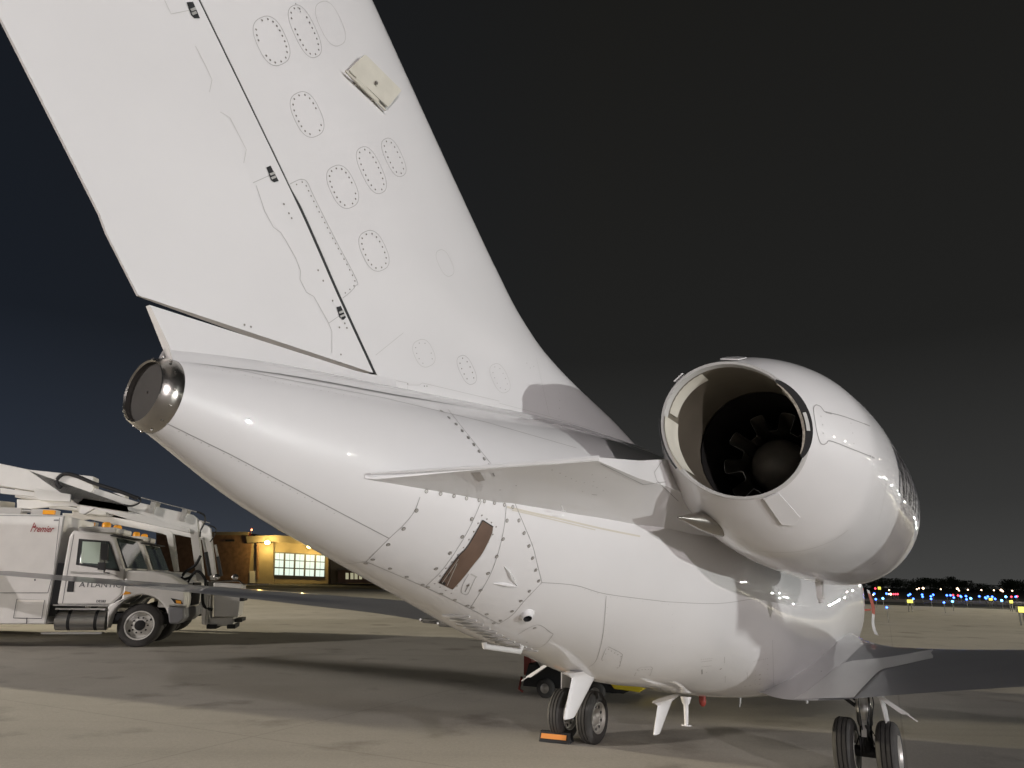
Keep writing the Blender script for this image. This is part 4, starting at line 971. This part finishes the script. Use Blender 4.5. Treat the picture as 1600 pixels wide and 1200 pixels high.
# glazing, five leaves
wn = wall('window', [(427.2, 899), (428.5, 862), (509.5, 867), (508, 902)], 'frame', .5, dY=.8)
for k in range(5):
    def WX(u, v_):  # u 0..1 across, v_ 0 top..1 bottom
        xt = 428.8 + u * 80.2; xb = 427.6 + u * 80; yt = 863.2 + u * 4.6; yb = 898.6 + u * 3.0; return (xt + (xb - xt) * v_, yt + (yb - yt) * v_)
    for a, b in ((.02, .30), (.335, .635), (.69, .985)):
        for c in (0, 1):
            u0 = k / 5 + .018 + c * .086; u1 = u0 + .078; wall('pane', [WX(u0, b), WX(u0, a), WX(u1, a), WX(u1, b)], 'hglow', .05, wn, dY=.7)
for px, py in ((418, 845), (484, 851)):
    q = hq(px, py, -1.6); v = MB(); v.lathe(q, (0, 0, -1), [(0, .1), (.15, .62), (.7, .72), (.9, .4), (.92, .001)], 16); lm = v.build('wall_lamp', 'sodium', hg)
    ld = bpy.data.lights.new('wall_lamp_light', 'POINT'); ld.energy = 3200; ld.color = (1, .70, .22); ld.shadow_soft_size = .4; lo = bpy.data.objects.new('wall_lamp_light', ld); COL.objects.link(lo); lo.parent = hg; lo.location = q + Vector((0, -1.2, -.6))
q = hq(393, 829, -.2); v = MB(); v.tube([q + Vector((0, 0, -.8)), q], .1, 8); v.lathe(q, (0, 0, 1), [(0, .2), (.3, .22), (.45, .1), (.46, .001)], 12, 1); v.build('obstruction_light', ['steel', M.setdefault('redglow', mat('red_lamp_glow', (1, .2, .1), .5, emit=(1, .22, .10), es=9))], hg)
ax_ = empty('office_building', H(550, 905, 190), label='small low office with lit windows beside the hangar', cat='building'); hb = ax_.location; HY = 190
def H(px, py, Y=HY): return at(px, py, Y)
wall('wall', [(528, 911), (528, 889), (600, 893), (600, 911)], 'hbrick', 10, ax_); wall('roof', [(526, 890), (526, 887.5), (600, 891), (600, 894)], 'hroof', 10.6, ax_, dY=-.5)
for x0 in (533, 540, 547.5, 554, 561): wall('window', [(x0, 905), (x0, 895), (x0 + 4.6, 895.4), (x0 + 4.6, 905)], 'dimglow' if x0 > 539 else 'frame', .1, ax_, dY=-.1) if 'dimglow' in M else M.setdefault('dimglow', mat('dim_window_glow', (.8, .8, .6), .5, emit=(.9, .85, .55), es=.35))

# grass and taxiway strips on the far side
v = MB()
P_ = [gnd(1335, 943.5), gnd(1640, 955), gnd(1640, 947), gnd(1335, 939)]
v.add([(q.x, q.y, .012) for q in P_], [(0, 1, 2, 3)], 0, False); tag(v.build('grass', mat('dark_grass', (.030, .030, .018), .95, noise=(.3, .3))), label='dark grass strip between the apron and the taxiway lights', kind='structure')

# ============================================================ FAR TREES
def tree(x, y, h, wd, label):
    t = empty('tree', (x, y, 0), label=label, cat='tree', group='trees on the skyline')
    v = MB(); v.tube([(0, 0, 0), (.2, 0, h * .35), (0, 0, h * .6)], [h * .035, h * .025, h * .012], 8)
    for k in range(4):
        a = random.uniform(0, 6.28); v.tube([(0, 0, h * .3), (math.cos(a) * wd * .25, math.sin(a) * wd * .25, h * .6)], [h * .015, h * .006], 6)
    v.build('trunk', 'trunk', t)
    v = MB(); blobs = [(random.uniform(-.36, .36) * wd, random.uniform(-.3, .3) * wd, h * random.uniform(.40, .80), random.uniform(.16, .26) * wd) for k in range(9)]
    for bx_, by_, bz, br in blobs:
        for k in range(150):
            d = Vector((random.gauss(0, 1), random.gauss(0, 1), random.gauss(0, .8))).normalized() * br * random.uniform(.5, 1.05); c = Vector((bx_, by_, bz)) + d; c.z = min(c.z, h * random.uniform(.97, 1.02))
            n = Vector((random.gauss(0, 1), random.gauss(0, 1), random.gauss(0, 1))).normalized(); a = n.orthogonal() * random.uniform(.3, .6) * h * .09; b = n.cross(a)
            v.add([c - a, c - b * .6, c + a, c + b * .6], [(0, 1, 2, 3)], 0, False)
    v.build('crown', 'leaf', t, recalc=False)
tl = [(1372, 908), (1392, 907), (1418, 909), (1436, 906), (1452, 907), (1470, 909), (1487, 905), (1503, 911), (1520, 915), (1536, 917), (1552, 918), (1570, 911), (1588, 909), (1606, 911), (1350, 909)]
names = ['leftmost dark tree on the skyline, right beside the engine cowling', 'dark round tree on the skyline above the yellow lamp']
for k, (px, py) in enumerate(tl):
    Y = 330 + (k * 37 % 60); q = at(px, py, Y); base = at(px, 925, Y)
    rk = sorted(t_[0] for t_ in tl).index(px)
    tree(q.x, q.y, q.z + 1.0, 12 + (k * 5 % 5) * 1.6, 'dark tree on the skyline, ' + ['partly hidden by the engine cowling', 'first one clear of the engine cowling', 'second', 'third', 'fourth', 'fifth', 'sixth', 'seventh', 'eighth', 'ninth', 'tenth', 'eleventh', 'twelfth', 'one before the last', 'last at the right edge'][rk] + (' clear of the engine cowling' if 2 <= rk <= 12 else ''))

# ============================================================ AIRFIELD LIGHTS
M['bluel'] = mat('blue_taxi_glow', (.1, .2, 1), .4, emit=(.05, .16, 1.0), es=7); M['yell'] = mat('yellow_sign_glow', (1, .9, .2), .4, emit=(.95, .85, .12), es=1.3)
M['cyanl'] = mat('cyan_taxi_glow', (.2, .5, 1), .4, emit=(.12, .45, 1.0), es=7); M['redl'] = mat('red_field_glow', (1, .1, .1), .4, emit=(1, .06, .10), es=4); M['warml'] = mat('warm_street_glow', (1, .8, .6), .4, emit=(1, .70, .48), es=5)
def fl(px, py, m, r_px, label, group, name='taxiway_light', cat='taxiway light', hgt=None):
    # a lamp on a short stake standing on the field
    d = ray(px, py); Y = 260.0
    if d.z < -.004: Y = min(260, .72 * (CAMH - .35) / (-d.z) * d.y)
    q = CAM + d * (Y / d.y); r = r_px / 1113 * Y
    t = empty(name, (q.x, q.y, 0), label=label, cat=cat, group=group)
    v = MB(); v.tube([(0, 0, 0), (0, 0, max(.05, q.z))], max(.02, r * .25), 6); v.build('stake', 'frame', t)
    v = MB(); v.lathe((0, 0, q.z - r), (0, 0, 1), [(0, r * .3), (r * .5, r * .95), (r, r * 1.05), (r * 1.6, r * .7), (r * 2, r * .01)], 12); v.build('lamp_lens', m, t)
Zf = lambda x, y: (1340 + x / 6.154, 880 + y / 6.154)
for x, y in [(175, 345), (278, 292), (488, 308), (505, 298), (536, 342), (620, 302), (625, 322), (705, 318), (706, 343), (727, 303), (160, 292), (830, 377), (858, 308), (893, 308), (925, 330), (990, 316), (1042, 316), (1047, 347), (1170, 318), (1235, 337), (1252, 320), (1295, 322), (1322, 343), (1520, 322), (280, 425), (1228, 330), (995, 322)]:
    fl(*Zf(x, y), 'bluel', 1.5, 'small deep blue taxiway edge light glowing on the dark field', 'blue taxiway edge lights')
for x, y in [(243, 338), (912, 367), (1088, 338), (1385, 358), (1425, 322)]:
    fl(*Zf(x, y), 'cyanl', 1.7, 'small pale blue taxiway light glowing on the dark field', 'pale blue taxiway lights')
for x, y in [(918, 306), (965, 310), (1478, 322), (1535, 318), (170, 243), (385, 297), (365, 297), (345, 297)]:
    fl(*Zf(x, y), 'redl', 1.3, 'small red light glowing on the far side of the field', 'red field lights', 'field_light', 'field light')
for x, y in [(300, 297), (318, 297), (303, 258), (570, 250), (590, 242), (630, 240), (960, 245), (975, 262), (1060, 255), (1190, 258), (1310, 260), (1380, 258), (1398, 270), (1487, 265), (800, 250), (150, 303)]:
    fl(*Zf(x, y), 'warml', 1.6 if x in (630, 960, 1380, 318) else 1.0, 'small warm street lamp glowing below the skyline trees', 'far street lamps', 'street_lamp', 'street lamp')
def sign(px, py, wpx, hpx, label):
    d = ray(px, py); Y = min(220, .8 * (CAMH - .5) / max(.004, -d.z) * d.y); q = CAM + d * (Y / d.y); k = Y / 1113
    t = empty('taxiway_sign', (q.x, q.y, 0), label=label, cat='taxiway sign')
    v = MB(); v.box((0, .1, q.z), (wpx * k * 1.08, .18, hpx * k * 1.15)); v.tube([(-wpx * k * .3, .1, 0), (-wpx * k * .3, .1, q.z)], .04, 6); v.tube([(wpx * k * .3, .1, 0), (wpx * k * .3, .1, q.z)], .04, 6); v.build('cabinet', 'frame', t)
    v = MB(); v.box((0, -.0, q.z), (wpx * k, .02, hpx * k)); v.build('sign_face', 'yell', t, bevel=.02)
sign(1422, 939.5, 8.5, 4.6, 'yellow glowing taxiway sign nearest the engine on the dark field')
sign(1548, 936.3, 5.5, 3.4, 'small yellow glowing taxiway sign in the middle of the blue lights')
sign(1580, 940.3, 5, 4.2, 'small yellow glowing taxiway sign just left of the big bright one')
sign(1597, 952.5, 11, 8, 'large yellow-white glowing sign at the right edge of the picture')
sign(1374, 919, 4.5, 4, 'yellow glowing light under the trees beside the engine')
